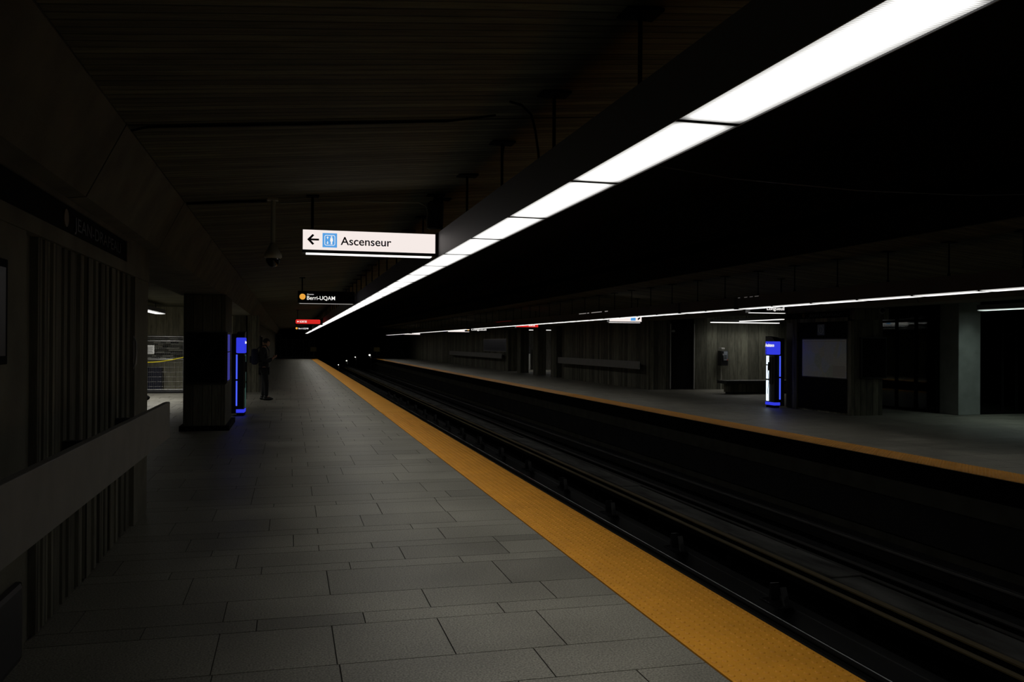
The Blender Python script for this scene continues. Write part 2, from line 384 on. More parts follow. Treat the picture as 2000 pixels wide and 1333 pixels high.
def guide_bar(x, s, label, RUST=RUST):
    t = thing('guide_bar', label, 'guide bar', (x, 0, -1.3))
    bm = BM()                                       # channel: two flanges with the web between, lying open side up
    extrude_profile(bm, [(x+.02, -.857), (x+.085, -.857), (x+.085, -.845), (x+.02, -.845)], -1.5, 110); obj('flange', bm, RUST, t)
    bm = BM(); extrude_profile(bm, [(x+.215, -.855), (x+.29, -.855), (x+.29, -.84), (x+.215, -.84)], -1.5, 110); obj('flange', bm, RUST, t)
    bm = BM(); extrude_profile(bm, [(x+.03, -.93), (x+.28, -.93), (x+.28, -.855), (x+.26, -.855), (x+.26, -.92), (x+.05, -.92), (x+.05, -.857), (x+.03, -.857)], -1.5, 110); obj('web', bm, BLACKM, t)
    y = 2.3
    while y < 88: box('post', BLACKM, t, x+.10, x+.18, y, y+.1, -1.3, -.93); y += 2.45
guide_bar(5.20, 1, 'pair of rust-brown guide bar flanges running along the near track')
guide_bar(5.90, 1, 'guide bar of the far track beside the middle strip', DARKR)
def bracket():
    t = thing('insulator_bracket', 'small grey insulator bracket standing beside the near track rail', 'bracket', (4.95, 0, -1.12), 'insulator brackets along the near track')
    bm = BM(); prism(bm, [(0, 0), (.04, 0), (.11, .19), (.085, .20)], (4.97, 0, -1.12), (0, 1, 0), (0, 0, 1), (.06, 0, 0)); obj('arm', bm, INSUL, t)
    bm = BM(); prism(bm, [(.12, 0), (.17, 0), (.15, .20), (.13, .20)], (4.95, .12, -1.12), (0, 1, 0), (0, 0, 1), (.10, 0, 0)); obj('plate', bm, DARKM, t)
    bm = BM(); bx(bm, 4.88, 5.04, -.04, .36, -1.118, -1.10); obj('foot', bm, DARKM, t)
    return t
BL = {7.34: 'nearest of the grey insulator brackets beside the near rail, lower right', 9.64: 'second grey insulator bracket from the camera beside the near rail',
      12.0: 'third grey insulator bracket from the camera beside the near rail', 14.6: 'fourth grey insulator bracket from the camera beside the near rail'}
proto = bracket()
for i, y in enumerate([7.9, 10.35, 12.8, 15.25]+[17.7+2.45*k for k in range(12)]):
    if i == 0: o = proto
    else:
        o = proto.copy(); C.objects.link(o)
        for ch in list(proto.children):
            c = ch.copy(); C.objects.link(c); c.parent = o
    o.location.y = y
    if i < 4: o['label'] = list(BL.values())[i]
    else: o['label'] = 'small far insulator bracket beside the near rail, lost in the dark'
# trackside lamps in the tunnel mouth
def at_ray(px, py, depth):
    d = fw+rt*(px-1000)/FPX+up*(666.5-py)/FPX; return EYE+d*(depth/d.y)
for i, (px, py, Y, lab) in enumerate(((661, 713, 62, 'lowest and leftmost of the four tiny tunnel lamps above the track'), (677, 705, 70, 'second tiny tunnel lamp from the left'),
                                    (694, 698, 78, 'third tiny tunnel lamp from the left'), (722, 694, 84, 'largest tiny white lamp on a post at the end of the far platform'))):
    p = at_ray(px, py, Y)
    t = thing('track_lamp', lab, 'lamp', (p.x, p.y, -1.3), 'tiny lamps along the dark track')
    r = .055 if i < 3 else .1
    if i == 0: r = .035
    bm = BM(); bmesh.ops.create_uvsphere(bm, u_segments=10, v_segments=6, radius=r, matrix=Matrix.Translation(p)@Matrix.Diagonal((1, .7, .75, 1))); obj('lens', bm, TRACKL, t, True)
    bm = BM(); bx(bm, p.x+r*.6, p.x+r*1.6, p.y-.05, p.y+.05, p.z-.28, p.z+.03); obj('housing', bm, PALE, t)
    bm = BM(); bx(bm, p.x+r*.9, p.x+r*1.3, p.y-.02, p.y+.02, -1.3 if i < 2 else (-.80 if i == 2 else -1.08), p.z-.28); obj('post', bm, DARKM, t)

# ------------------------------------------------------------------ hall shell
Zc = 3.137           # ceiling height above the strip lights
def zceil(x):       # the platform ceilings rise towards the tracks
    x = min(x, 10.96-x); return 2.915+.088*(x+.97)
JY = [-3.32+2.99*k for k in range(12)]
while JY[-1] < 95: JY.append(JY[-1]+2.99)
def ceiling_seg(mir):
    f = (lambda x: x) if not mir else (lambda x: 10.96-x)
    bmc = BM(); bmh = BM()
    for a, b in zip(JY, JY[1:]):
        a += .012; b -= .012
        extrude_profile(bmc, [(f(-.96), 2.916), (f(2.3), zceil(2.3)), (f(2.3), 3.6), (f(-.96), 3.6)], a, b)
        prof = [(f(-.97), 2.915), (f(-.97), 3.5), (f(-1.95), 3.5), (f(-1.95), 2.465), (f(-1.31), 2.455), (f(-1.19), 2.47)]
        extrude_profile(bmh, prof, a, b)
    return bmc, bmh
for mir in (0, 1):
    c, h = ceiling_seg(mir)
    struct('ceiling', c, CONC_C); struct('ceiling_haunch', h, CONC_S)
    f = (lambda x: x) if not mir else (lambda x: 10.96-x)
    bm = BM(); x0, x1 = sorted((f(-9.0), f(-1.96)))
    if mir: x0, x1 = 12.92, 36
    bx(bm, x0, x1, -4, Y_END, 2.74, 3.0); struct('ceiling_concourse', bm, CONC_C)
    x0, x1 = sorted((f(-2.0), f(2.35)))
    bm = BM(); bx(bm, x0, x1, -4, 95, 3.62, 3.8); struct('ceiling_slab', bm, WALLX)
# dark higher vault over the tracks
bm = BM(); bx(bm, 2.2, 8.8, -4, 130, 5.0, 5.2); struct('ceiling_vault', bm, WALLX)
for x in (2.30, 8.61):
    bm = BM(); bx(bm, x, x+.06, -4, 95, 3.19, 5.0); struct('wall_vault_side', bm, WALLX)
# end walls with the tunnel mouth
bm = BM(); bx(bm, -9, 2.5, Y_END, Y_END+.4, -1.4, 5.0); bx(bm, 8.5, 36, Y_END, Y_END+.4, -1.4, 5.0); bx(bm, 2.5, 8.5, Y_END+20, Y_END+20.4, -1.4, 5.0)
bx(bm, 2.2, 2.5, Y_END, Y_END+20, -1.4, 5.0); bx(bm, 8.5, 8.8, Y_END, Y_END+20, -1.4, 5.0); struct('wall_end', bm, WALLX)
bm = BM(); bx(bm, -9, 36, -4.4, -4, -1.4, 5.0); struct('wall_back', bm, WALLX)
bm = BM(); bx(bm, 36, 36.3, -4, Y_END, -.2, 3.0); struct('wall_right', bm, CONC_W)

# ---- near wall, left of the picture: ribbed board-marked concrete
WX = -1.30
bm = BM()
bx(bm, -2.2, WX-.05, 1.0, 8.75, 0, 2.455)                 # core
bx(bm, WX-.05, WX, 1.0, 4.86, .0, 2.20)                  # smooth pilaster
bx(bm, WX-.05, WX+.01, 1.0, 8.75, 2.16, 2.25)            # sill under the name band
bx(bm, WX-.05, WX+.01, 1.0, 8.75, 2.42, 2.455)            # lintel above it
bx(bm, WX-.05, WX+.01, 7.60, 8.75, 2.25, 2.42)
bx(bm, WX-.05, WX, 8.05, 8.75, 0, 2.16)                  # end pilaster
struct('wall_left', bm, CONC_S)
ribs = [(5.12, 5.20), (5.26, 5.36), (5.42, 5.60), (5.68, 5.76), (5.84, 5.98), (6.08, 6.17), (6.27, 6.40), (6.50, 6.58), (6.68, 6.80), (6.90, 7.0), (7.09, 7.22), (7.32, 7.42), (7.53, 7.66), (7.76, 7.90)]
rnd = random.Random(4); bm = BM()
for a, b in ribs:
    z = 0; d = rnd.uniform(.035, .05)
    prism(bm, [(a-.012, 0), (b+.012, 0), (b, d), (a, d)], (WX-.05, 0, 0.02), (0, 1, 0), (1, 0, 0), (0, 0, 2.14))
o = obj('wall_left_ribs', bm, CONC_W); o['kind'] = 'structure'
# leftmost dark frame and its rounded corner, at the picture's left edge
t = thing('empty_poster_case', 'dark empty poster frame on the smooth wall at the left picture edge', 'poster frame', (WX, 4.1, 1.2))
box('frame', BLACKM, t, WX, WX+.02, 3.4, 4.50, 1.49, 1.98, bevel=.004); box('panel', BLACK, t, WX+.02, WX+.023, 3.44, 4.46, 1.53, 1.94)
t = thing('wall_cabinet', 'dark low cabinet with a rounded corner at the lower left picture edge', 'cabinet', (WX, 4.2, 0))
box('body', DARKM, t, WX, WX+.04, 3.4, 4.72, .03, .42, bevel=.03)

def name_band(x, face, ya, yb, ytext0, ytext1, z0, z1, label):
    """black band with dull station-name letters; face = +1 looks to +X"""
    t = thing('station_name_band', label, 'station sign', (x, (ya+yb)/2, z0))
    xa, xb = sorted((x-.04*face, x+.0*face))
    box('band', BLACKM, t, xa, xb, ya, yb, z0, z1)
    right = (0, 1, 0) if face > 0 else (0, -1, 0)
    h = (z1-z0)*.52
    o = Vector((x+.004*face, ytext0, z0+(z1-z0)*.24))
    text('letters', 'JEAN-DRAPEAU', LETT, t, o, right, (0, 0, 1), h, abs(ytext1-ytext0))
    bm = BM(); d = Vector(right)*-.22; c = o+d+Vector((0, 0, h/2)); cyl(bm, c-Vector((.004*face, 0, 0)), c+Vector((.006*face, 0, 0)), h*.62, n=24); obj('disc', bm, YDISC, t)
name_band(WX, 1, 3.0, 7.60, 5.85, 7.35, 2.252, 2.418, 'black name band with dull grey letters and ochre disc above the near ribbed wall')

def lean_rail(x, face, y0, y1, z0, z1, label, endcap=False):
    t = thing('leaning_rail', label, 'leaning rail', (x, (y0+y1)/2, z0))
    xa, xb = sorted((x, x-.045*face))
    box('board', GREYB, t, xa, xb, y0, y1, z0, z1, bevel=.004)
    y = y0+.5
    while y < y1-.2 and y < (8.6 if face > 0 else 999):
        xa, xb = sorted((x-.045*face, x-.31*face)); box('bracket', DARKM, t, xa, xb, y-.03, y+.03, z0+.08, z1-.08); y += 1.6
    if endcap: 
        xa, xb = sorted((x, x-.05*face)); box('end_cap', PALE, t, xa, xb, y0-.012, y0, z0, z1)
lean_rail(-1.0, 1, 2.0, 7.97, .77, 1.08, 'long pale grey leaning board across the ribbed wall at lower left')

# ---- left concourse recess
bm = BM(); bx(bm, -8.6, -1.75, 30.0, 30.4, 0, 2.8); struct('wall_recess_back', bm, boards('recess_concrete', (.42, .40, .29), 'wall', .30, var=.25, groove=.03))
bm = BM(); bx(bm, -8.9, -8.6, 8.8, 30.4, 0, 2.8); struct('wall_recess_side', bm, CONC_W)
bm = BM(); bx(bm, -8.6, -2.2, 8.45, 8.75, 0, 2.8); struct('wall_recess_front', bm, CONC_W)
# mosaic band of small pale and dark tiles
t = thing('tile_band', 'band of small pale and grey tiles on the wall behind the fence', 'tile band', (-3.9, 29.98, 1.2))
pal = [principled('tile_pale', (.62, .62, .54), .4), principled('tile_mid', (.2, .2, .17), .4), principled('tile_dark', (.05, .05, .045), .4)]
bms = [BM(), BM(), BM()]; rnd = random.Random(8)
for r_ in range(12):
    z = 1.05+r_*.062; x = -4.9-rnd.random()*.2
    while x < -3.25:
        l = rnd.uniform(.12, .32); bx(bms[rnd.choice((0, 0, 1, 1, 2))], x, x+l-.012, 29.965, 29.998, z, z+.05); x += l
for nm, b, m in zip(('pale_tiles', 'grey_tiles', 'dark_tiles'), bms, pal): obj(nm, b, m, t)
# site fence
t = thing('site_fence', 'wire mesh site fence panel across the lit recess at left', 'fence', (-3.8, 28.8, 0))
bm = BM(); x0, x1 = -4.75, -3.22
for x in (x0, x1): cyl(bm, (x, 28.8, 0.06), (x, 28.8, 1.78), .02)
for z in (.1, 1.05, 1.62, 1.76): cyl(bm, (x0, 28.8, z), (x1, 28.8, z), .018)
obj('frame', bm, GALV, t)
bm = BM(); x = x0+.06
while x < x1: cyl(bm, (x, 28.8, .1), (x, 28.8, 1.76), .0035, n=4, caps=False); x += .06
z = .2
while z < 1.7: cyl(bm, (x0, 28.8, z), (x1, 28.8, z), .0035, n=4, caps=False); z += .15
o = obj('wire_mesh', bm, GALV, t)
bm = BM(); bx(bm, x0-.1, x1+.1, 28.6, 29.0, 0, .07, bevel=.01); obj('foot', bm, BLACK, t)
bm = BM(); pts = [(-4.75+k*.155, 28.76, 1.02-.10*math.sin(math.pi*(k/10)**.8)*1.0+.01*k) for k in range(11)]
for a, b in zip(pts, pts[1:]):
    vs = [bm.verts.new(c) for c in ((a[0], a[1], a[2]-.014), (b[0], b[1], b[2]-.014), (b[0], b[1], b[2]+.014), (a[0], a[1], a[2]+.014))]
    wv = [bm.verts.new(v.co+Vector((0, .003, 0))) for v in vs]
    bm.faces.new(vs); bm.faces.new(wv[::-1])
    for k in range(4): bm.faces.new((vs[k], wv[k], wv[(k+1) % 4], vs[(k+1) % 4]))
tag(obj('caution_tape', bm, principled('yellow_tape', (.85, .7, .02), .4)), 'yellow caution tape sagging along the site fence', 'caution tape')
t = thing('paper_notice', 'white paper notice hung on the site fence', 'notice', (-4.17, 28.75, 1.2))
box('sheet', principled('paper', (.75, .75, .72), .7), t, -4.32, -4.08, 28.765, 28.770, 1.22, 1.49)
bm = BM()
for k in range(5): bx(bm, -4.29, -4.12-.02*(k % 2), 28.762, 28.765, 1.26+k*.04, 1.27+k*.04)
obj('print', bm, LETT, t)
t = thing('electrical_cabinet', 'dark blue cabinet standing behind the site fence', 'cabinet', (-4.2, 29.4, 0))
box('body', principled('navy_metal', (.012, .014, .03), .5), t, -4.7, -3.93, 29.3, 29.7, .0, .80, bevel=.01); box('door', principled('navy_metal_door', (.016, .018, .04), .4), t, -4.66, -3.97, 29.29, 29.3, .05, .75); 
t = thing('debris_bag', 'small dark heap on the floor at the corner of the ribbed wall, before the fence', 'bag', (-3.75, 24.9, 0))
bm = BM(); bmesh.ops.create_uvsphere(bm, u_segments=12, v_segments=8, radius=1, matrix=Matrix.Translation((-3.85, 24.9, .09))@Matrix.Diagonal((.22, .18, .1, 1))); obj('sack', bm, BLACKM, t, True)

# ---- left square pillar
def pillar(x0, x1, y0, y1, z1, label, mat=CONC_W):
    bm = BM(); bx(bm, x0, x1, y0, y1, 0, z1, bevel=.01)
    return tag(obj('concrete_pillar', bm, mat), label, 'pillar')
pillar(-1.84, -1.12, 16.4, 18.1, 2.455, 'square concrete pillar left of the blue call column on the near platform')
bm = BM(); bx(bm, -1.90, -1.05, 16.34, 18.15, 0, .09); struct('baseboard_pillar', bm, BLACKM)
t = thing('network_map', 'black framed network map on the near face of the left concrete pillar', 'map board', (-1.45, 16.38, .85))
box('frame', BLACK, t, -1.78, -1.10, 16.36, 16.398, .84, 1.78, bevel=.006); box('glass', GLOSSB, t, -1.75, -1.13, 16.352, 16.36, .87, 1.75)
bm = BM()
for pts in ([(-1.7, 1.4), (-1.6, 1.3), (-1.5, 1.18), (-1.4, 1.08)], [(-1.66, 1.22), (-1.5, 1.3), (-1.35, 1.3), (-1.2, 1.28)], [(-1.55, 1.05), (-1.45, 1.3), (-1.3, 1.5)]):
    for a, b in zip(pts, pts[1:]): cyl(bm, (a[0], 16.35, a[1]), (b[0], 16.35, b[1]), .004, n=6)
obj('line_diagram', bm, principled('map_line', (.03, .03, .02), .6), t)
text('heading', 'métro', principled('map_heading', (.04, .06, .09), .5), t, (-1.72, 16.351, 1.69), (1, 0, 0), (0, 0, 1), .03)
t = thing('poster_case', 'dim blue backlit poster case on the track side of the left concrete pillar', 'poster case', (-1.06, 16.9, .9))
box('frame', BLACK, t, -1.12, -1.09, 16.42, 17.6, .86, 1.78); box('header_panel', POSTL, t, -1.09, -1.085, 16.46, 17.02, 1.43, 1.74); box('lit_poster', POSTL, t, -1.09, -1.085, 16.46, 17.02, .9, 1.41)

# ---- help columns
def help_column(loc, rz, side, label):
    """slim black call column: long face looks to -X locally (side=-1) or +X (side=+1)"""
    t = thing('assistance_column', label, 'call column', (0, 0, 0))
    hx, hy = .085, .215; s = side
    parts = []
    def P(name, mat, a, b, c, d, e, f, bev=0): 
        o = box(name, mat, t, a, b, c, d, e, f, bevel=bev); return o
    P('back_slab', BLACK, *sorted((-s*(hx-.01), -s*(hx+.13))), -hy+.02, hy-.02, .05, 1.78, .004)
    P('body', BLACK, -hx+.01, hx-.01, -hy+.01, hy-.01, .12, 1.72, .004)
    P('plinth', BLACKM, -hx+.01, hx-.01, -hy+.03, hy-.03, 0, .06)
    P('base_light', BLUEL, -hx, hx, -hy, hy, .07, .145, .004)
    hd = P('header', BLUEL, -hx-.005, hx+.005, -hy-.005, hy+.005, 1.36, 1.70, .02)
    cap = BM(); prism(cap, [(-hy, 0), (hy, 0), (hy, .13), (-hy+.1, .1)], (-hx, 0, 1.705), (0, 1, 0), (0, 0, 1), (2*hx, 0, 0)); obj('cap', cap, DARKM, t)
    xf = s*hx                                        # track face
    a, b = sorted((xf, xf-s*.012))
    yy = (-hy+.015, -hy+.035)                        # tubes on the corners nearest the camera
    for z0, z1 in ((.22, .76), (.80, 1.33)):
        P('blue_tube', BLUES, *sorted((-s*(hx+.006), -s*(hx-.024))), -hy-.008, -hy+.022, z0, z1)
    for z0, z1 in ((.17, .70), (.74, 1.08), (1.11, 1.33)):
        P('column_pane', WHITEL if s < 0 else DIMG, a-.004, b+.004, .06, .17, z0, z1)  # near column: the green glow paints a reflection in the glass
    P('handset_panel', DARKM, a-.006, b+.006, -.12, .03, .6, 1.3, .003)
    g = P('glass_wing', principled('green_glass', (.05, .09, .08), .15), -.004, .004, -hy-.07, -hy-.008, .85, 1.33)
    cab = BM(); k = [(xf+s*.03, .03+.02*math.sin(i*.5), 1.15-.05*i) for i in range(17)]; tube(cab, k, .006, 6); obj('handset_cord', cab, BLACKM, t)
    hs = BM(); bx(hs, *sorted((xf+s*.006, xf+s*.04)), -.02, .035, .95, 1.17, bevel=.01); obj('handset', hs, BLACK, t)
    if s < 0: text('lettering', 'Assistance', SIGNL, hd, (-hx-.009, hy-.005, 1.565), (0, -1, 0), (0, 0, 1), .085, .42, bold=.025)
    else: text('lettering', 'Assistance', SIGNL, hd, (hx+.009, -hy+.02, 1.57), (0, 1, 0), (0, 0, 1), .065, .36, bold=.02)
    # small vertical pictogram text below
    bm = BM()
    for i in range(4):
        y = (hy-.05) if s < 0 else -hy+.05
        bx(bm, *sorted((s*(hx+.005), s*(hx+.010))), y-.02, y+.02, 1.38+i*.042, 1.40+i*.042)
    obj('pictogram', bm, principled('picto_blue', (.2, .25, .7), .5), hd)
    t.location = loc; t.rotation_euler = (0, 0, rz)
    return t
help_column((12.02, 19.75, 0), 0, -1, 'blue lit assistance column with white pane on the far platform')
help_column((-1.022, 19.75, 0), math.radians(-2), 1, 'blue lit assistance column behind the left concrete pillar')

# ---- near wall resuming beyond the recess, and its features
bm = BM(); bx(bm, -1.75, -1.35, 28.7, Y_END, 0, 2.46); bx(bm, -1.35, -1.30, 28.7, 40, 0, 2.452); bx(bm, -1.35, -.95, 28.7, 29.3, 0, 2.45)
struct('wall_left_far', bm, CONC_W)
t = thing('notice_case', 'dark glazed notice case on the far stretch of the left wall', 'notice case', (-1.3, 42, 1.2))
box('frame', DARKM, t, -1.34, -1.27, 41, 43.2, .9, 1.9); box('glass', GLOSSB, t, -1.27, -1.262, 41.05, 43.15, .95, 1.85)
for px, X, lab in ((611, 2.35, 'small dull yellow sign at the end of the near platform'), (732, 8.75, 'small dull yellow sign at the end of the far platform')):
    t = thing('end_sign', lab, 'sign', (X, 90, 0.01))
    box('post', DARKM, t, X-.03, X+.03, 89.97, 90.03, .012, .75); box('plate', principled('dull_yellow', (.30, .24, .04), .5), t, X-.3, X+.3, 89.95, 89.97, .7, 1.15)
t = thing('end_gate', 'dark grey gate closing off the end of the near platform', 'gate', (.9, 90.6, 0))
bm = BM(); 
for k in range(13): bx(bm, -.9+k*.28, -.87+k*.28, 90.5, 90.54, .006, 1.9)
obj('bars', bm, DARKM, t); bm = BM(); bx(bm, -.95, 2.6, 90.49, 90.55, 1.86, 1.95); bx(bm, -.95, 2.6, 90.49, 90.55, .08, .14); obj('frame', bm, DARKM, t)

# ------------------------------------------------------------------ far platform buildings
FX = 12.40
# map kiosk block
bm = BM()
bx(bm, FX+.04, 13.24, 17.1, 19.75, 0, 2.66)
bx(bm, FX, FX+.04, 17.1, 17.22, 0, 2.25)
bx(bm, FX-.03, FX+.04, 19.22, 19.42, 0, 2.25)
bx(bm, FX, FX+.04, 17.1, 19.75, 2.17, 2.26); bx(bm, FX-.02, FX+.04, 16.95, 19.75, 2.42, 2.455)
bx(bm, FX-.02, 13.28, 16.94, 17.1, 2.20, 2.46)
struct('wall_kiosk', bm, CONC_W)
t = thing('dark_panel_wall', 'black glazed panel surrounding the city map on the far platform', 'panel', (FX, 18.2, 0))
box('lower_panel', BLACKM, t, FX+.01, FX+.04, 17.22, 19.22, .05, 2.17)
box('side_panel', principled('navy_gloss', (.006, .006, .014), .4), t, FX-.0, FX+.04, 19.42, 19.74, .02, 2.17)
# map
def mapmat():
    m, ns, ln = newmat('city_map_print')
    o = N(ns, 'ShaderNodeOutputMaterial'); p = N(ns, 'ShaderNodeBsdfPrincipled'); ln.new(p.outputs[0], o.inputs[0]); p.inputs['Roughness'].default_value = .35
    tc = N(ns, 'ShaderNodeTexCoord'); v = N(ns, 'ShaderNodeTexVoronoi'); v.inputs['Scale'].default_value = 3.5; ln.new(tc.outputs['Object'], v.inputs['Vector'])
    cr = N(ns, 'ShaderNodeValToRGB'); ln.new(v.outputs['Color'], cr.inputs[0])
    e = cr.color_ramp.elements; e[0].color = (0.34, 0.4, 0.33, 1); e[1].color = (0.54, 0.51, 0.42, 1)
    x = e.new(.35); x.color = (0.46, 0.46, 0.37, 1); x = e.new(.7); x.color = (0.37, 0.43, 0.51, 1)
    br = N(ns, 'ShaderNodeTexVoronoi', feature='DISTANCE_TO_EDGE'); br.inputs['Scale'].default_value = 14; ln.new(tc.outputs['Object'], br.inputs['Vector'])
    r = N(ns, 'ShaderNodeMapRange'); r.inputs['From Max'].default_value = .05; r.inputs['To Min'].default_value = 1.2; ln.new(br.outputs[0], r.inputs[0])
    mx = N(ns, 'ShaderNodeMix', data_type='RGBA', blend_type='MULTIPLY'); mx.inputs[0].default_value = 1; ln.new(cr.outputs[0], mx.inputs[6]); ln.new(r.outputs[0], mx.inputs[7]); ln.new(mx.outputs[2], p.inputs['Base Color'])
    return m
MAPM = mapmat()
t = thing('city_map', 'wide pale neighbourhood map on the black panel of the far platform', 'map board', (FX, 18.1, .84))
box('sheet', MAPM, t, FX-.012, FX+.0, 17.25, 19.0, .845, 1.745)
box('frame', BLACK, t, FX+.0, FX+.01, 17.22, 19.03, .82, 1.77)
bm = BM(); bx(bm, FX-.014, FX-.012, 17.3, 18.95, 1.69, 1.71); bx(bm, FX-.014, FX-.012, 17.28, 17.75, .87, 1.13); obj('legend', bm, principled('map_legend', (.38, .36, .32), .4), t)
t = thing('information_sign', 'small blue information sign with a ringed letter i above the map', 'sign', (FX, 18.2, 1.8))
box('plate', principled('blue_grey_plate', (.06, .085, .15), .4), t, FX-.02, FX+.01, 18.08, 18.36, 1.85, 2.11)
bm = BM(); 
for k in range(28):
    a, b = 2*math.pi*k/28, 2*math.pi*(k+1)/28; cyl(bm, (FX-.022, 18.22+.09*math.cos(a), 1.98+.09*math.sin(a)), (FX-.022, 18.22+.09*math.cos(b), 1.98+.09*math.sin(b)), .008, n=6)
bx(bm, FX-.024, FX-.02, 18.21, 18.23, 1.93, 2.0); bx(bm, FX-.024, FX-.02, 18.21, 18.23, 2.015, 2.035)
obj('symbol', bm, principled('sign_grey_print', (.28, .32, .36), .4), t)
name_band(FX, -1, 17.15, 19.74, 18.75, 17.5, 2.262, 2.418, 'black name band with dull letters above the map on the far platform')
t = thing('notice_board', 'large black panel fixed on the face of the far board-marked pillar', 'panel', (12.95, 17.0, .85))
box('case', BLACK, t, 12.62, 13.29, 17.02, 17.1, .85, 1.80, bevel=.005); box('glass', BLACKM, t, 12.65, 13.26, 17.015, 17.02, .88, 1.77)
t = thing('ceiling_camera', 'small round camera on the top of the far board-marked pillar', 'camera', (13.1, 16.9, 2.4))
bm = BM(); cyl(bm, (13.08, 16.94, 2.41), (13.08, 16.90, 2.41), .075, n=24); obj('ring', bm, GALV, t)
bm = BM(); bmesh.ops.create_uvsphere(bm, u_segments=16, v_segments=10, radius=.055, matrix=Matrix.Translation((13.08, 16.895, 2.41))); obj('dome', bm, GLOSSB, t, True)

# far wall beyond
bm = BM()
bx(bm, 12.3, 13.13, 28.3, 38.3, 0, 2.46)
struct('wall_right_middle', bm, CONC_W)
bm = BM(); bx(bm, 14.05, 18.6, 28.3, 28.9, 0, 2.74); struct('wall_right_back', bm, boards('pale_board_concrete', (.12, .12, .09), 'wall', .42, var=.3, groove=.03))
bm = BM(); bx(bm, 13.13, 14.05, 31.5, 31.8, 0, 2.74); bx(bm, 14.05, 14.3, 28.9, 31.8, 0, 2.74); struct('wall_passage', bm, BLACKM)  # gloom of the passage put into black walls
t = thing('door_frame', 'pair of thin pale metal edges of the dark passage on the far platform', 'door frame', (13.6, 28.28, 0))
box('jamb', PALE, t, 13.11, 13.14, 28.26, 28.298, .02, 2.35); box('jamb', PALE, t, 14.03, 14.06, 28.26, 28.298, .02, 2.35)
box('dark_fill', BLACKM, t, 13.14, 14.03, 28.36, 28.4, .02, 2.35)  # black sheet painting the darkness of the open passage
t = thing('door_closer', 'tiny pale device at the top edge of the dark passage', 'door device', (13.17, 28.2, 2.1)); box('body', PALE, t, 13.15, 13.26, 28.2, 28.35, 2.05, 2.12)
bm = BM()
for x, y in ((12.32, 39.3), (12.32, 42.45), (12.32, 45.75)):
    pillar(x, x+.45, y, y+.85, 2.455, 'concrete pillar in the row of three at mid far platform, ' + {39.3: 'nearest', 42.45: 'middle one', 45.75: 'farthest'}[y])
bm.free()
bm = BM(); bx(bm, 12.3, 13.0, 48.5, Y_END, 0, 2.46); struct('wall_right_far', bm, CONC_W)
bm = BM(); bx(bm, 13.0, 36, 52.0, 52.3, 0, 2.74); struct('wall_lobby_back', bm, boards('lobby_concrete', (.22, .21, .18), 'wall', .4, var=.3, groove=.03))
lean_rail(12.0, -1, 28.5, 38.0, .72, 1.0, 'grey leaning board along the far wall near the dark passage', True)
lean_rail(12.0, -1, 49.0, 66.0, .72, 1.02, 'grey leaning board on the far wall beyond the three pillars', True)
t = thing('poster_case', 'dark blue poster case on the far wall above the leaning board', 'poster case', (12.3, 52, 1.2))
box('frame', GALV, t, 12.27, 12.3, 48.9, 55.0, 1.12, 1.9); box('poster', principled('poster_navy', (.03, .035, .07), .3), t, 12.262, 12.27, 48.98, 54.92, 1.16, 1.86)
bm = BM()
for z in (1.80, 1.74): bx(bm, 12.258, 12.262, 49.0, 53.5, z, z+.015)
obj('lines', bm, principled('poster_lines', (.2, .2, .28), .4), t)
# small things seen between the pillars
for i, (x, y, lab) in enumerate(((13.9, 50.5, 'pale ticket machine seen in the nearest gap of the three pillars'), (15.0, 51.0, 'pale ticket machine seen in the farthest gap of the three pillars'))):
    t = thing('ticket_machine', lab, 'machine', (x, y, 0))
    box('body', PALE, t, x-.3, x+.3, y, y+.5, 0, 1.0, bevel=.02); box('screen', BLACK, t, x-.18, x+.18, y-.012, y, .45, .85); box('top', DARKM, t, x-.3, x+.3, y, y+.5, 1.0, 1.45, bevel=.02)

# pay phone
t = thing('pay_phone', 'pay phone on a thin pale pole in front of the far back wall', 'telephone', (15.05, 28.1, 0))
bm = BM(); cyl(bm, (15.03, 28.12, 0), (15.03, 28.12, .88), .015); obj('pole', bm, PIPE, t)
box('shell', BLACK, t, 14.93, 15.22, 27.95, 28.2, .86, 1.40, bevel=.02); box('cap', PALE, t, 14.97, 15.1, 27.98, 28.2, 1.44, 1.50, bevel=.01)
box('faceplate', principled('phone_face', (.25, .28, .32), .35), t, 15.04, 15.19, 27.94, 27.952, 1.05, 1.37)
hs = BM(); tube(hs, [(15.0, 27.93, 1.05), (14.99, 27.90, 1.12), (14.99, 27.90, 1.22), (15.0, 27.93, 1.29)], .02); obj('handset', hs, BLACK, t, True)
kp = BM()
for i in range(3):
    for j in range(4): bx(kp, 15.06+i*.035, 15.085+i*.035, 27.935, 27.941, 1.10+j*.04, 1.125+j*.04)
obj('keypad', kp, BLACK, pt(t, 'faceplate'))
box('label', principled('phone_red', (.3, .05, .03), .5), t, 15.16, 15.20, 27.93, 27.941, 1.05, 1.09)
# bench
t = thing('bench', 'low concrete bench with dark overhanging seat on the far platform', 'bench', (15.3, 25.6, 0))
box('seat', principled('bench_seat', (.03, .03, .028), .6), t, 13.72, 16.9, 25.3, 25.95, .335, .44, bevel=.01); box('base', CONC_W, t, 13.92, 16.7, 25.42, 25.85, .05, .335)
box('plinth', BLACKM, t, 13.96, 16.66, 25.46, 25.82, 0, .05)

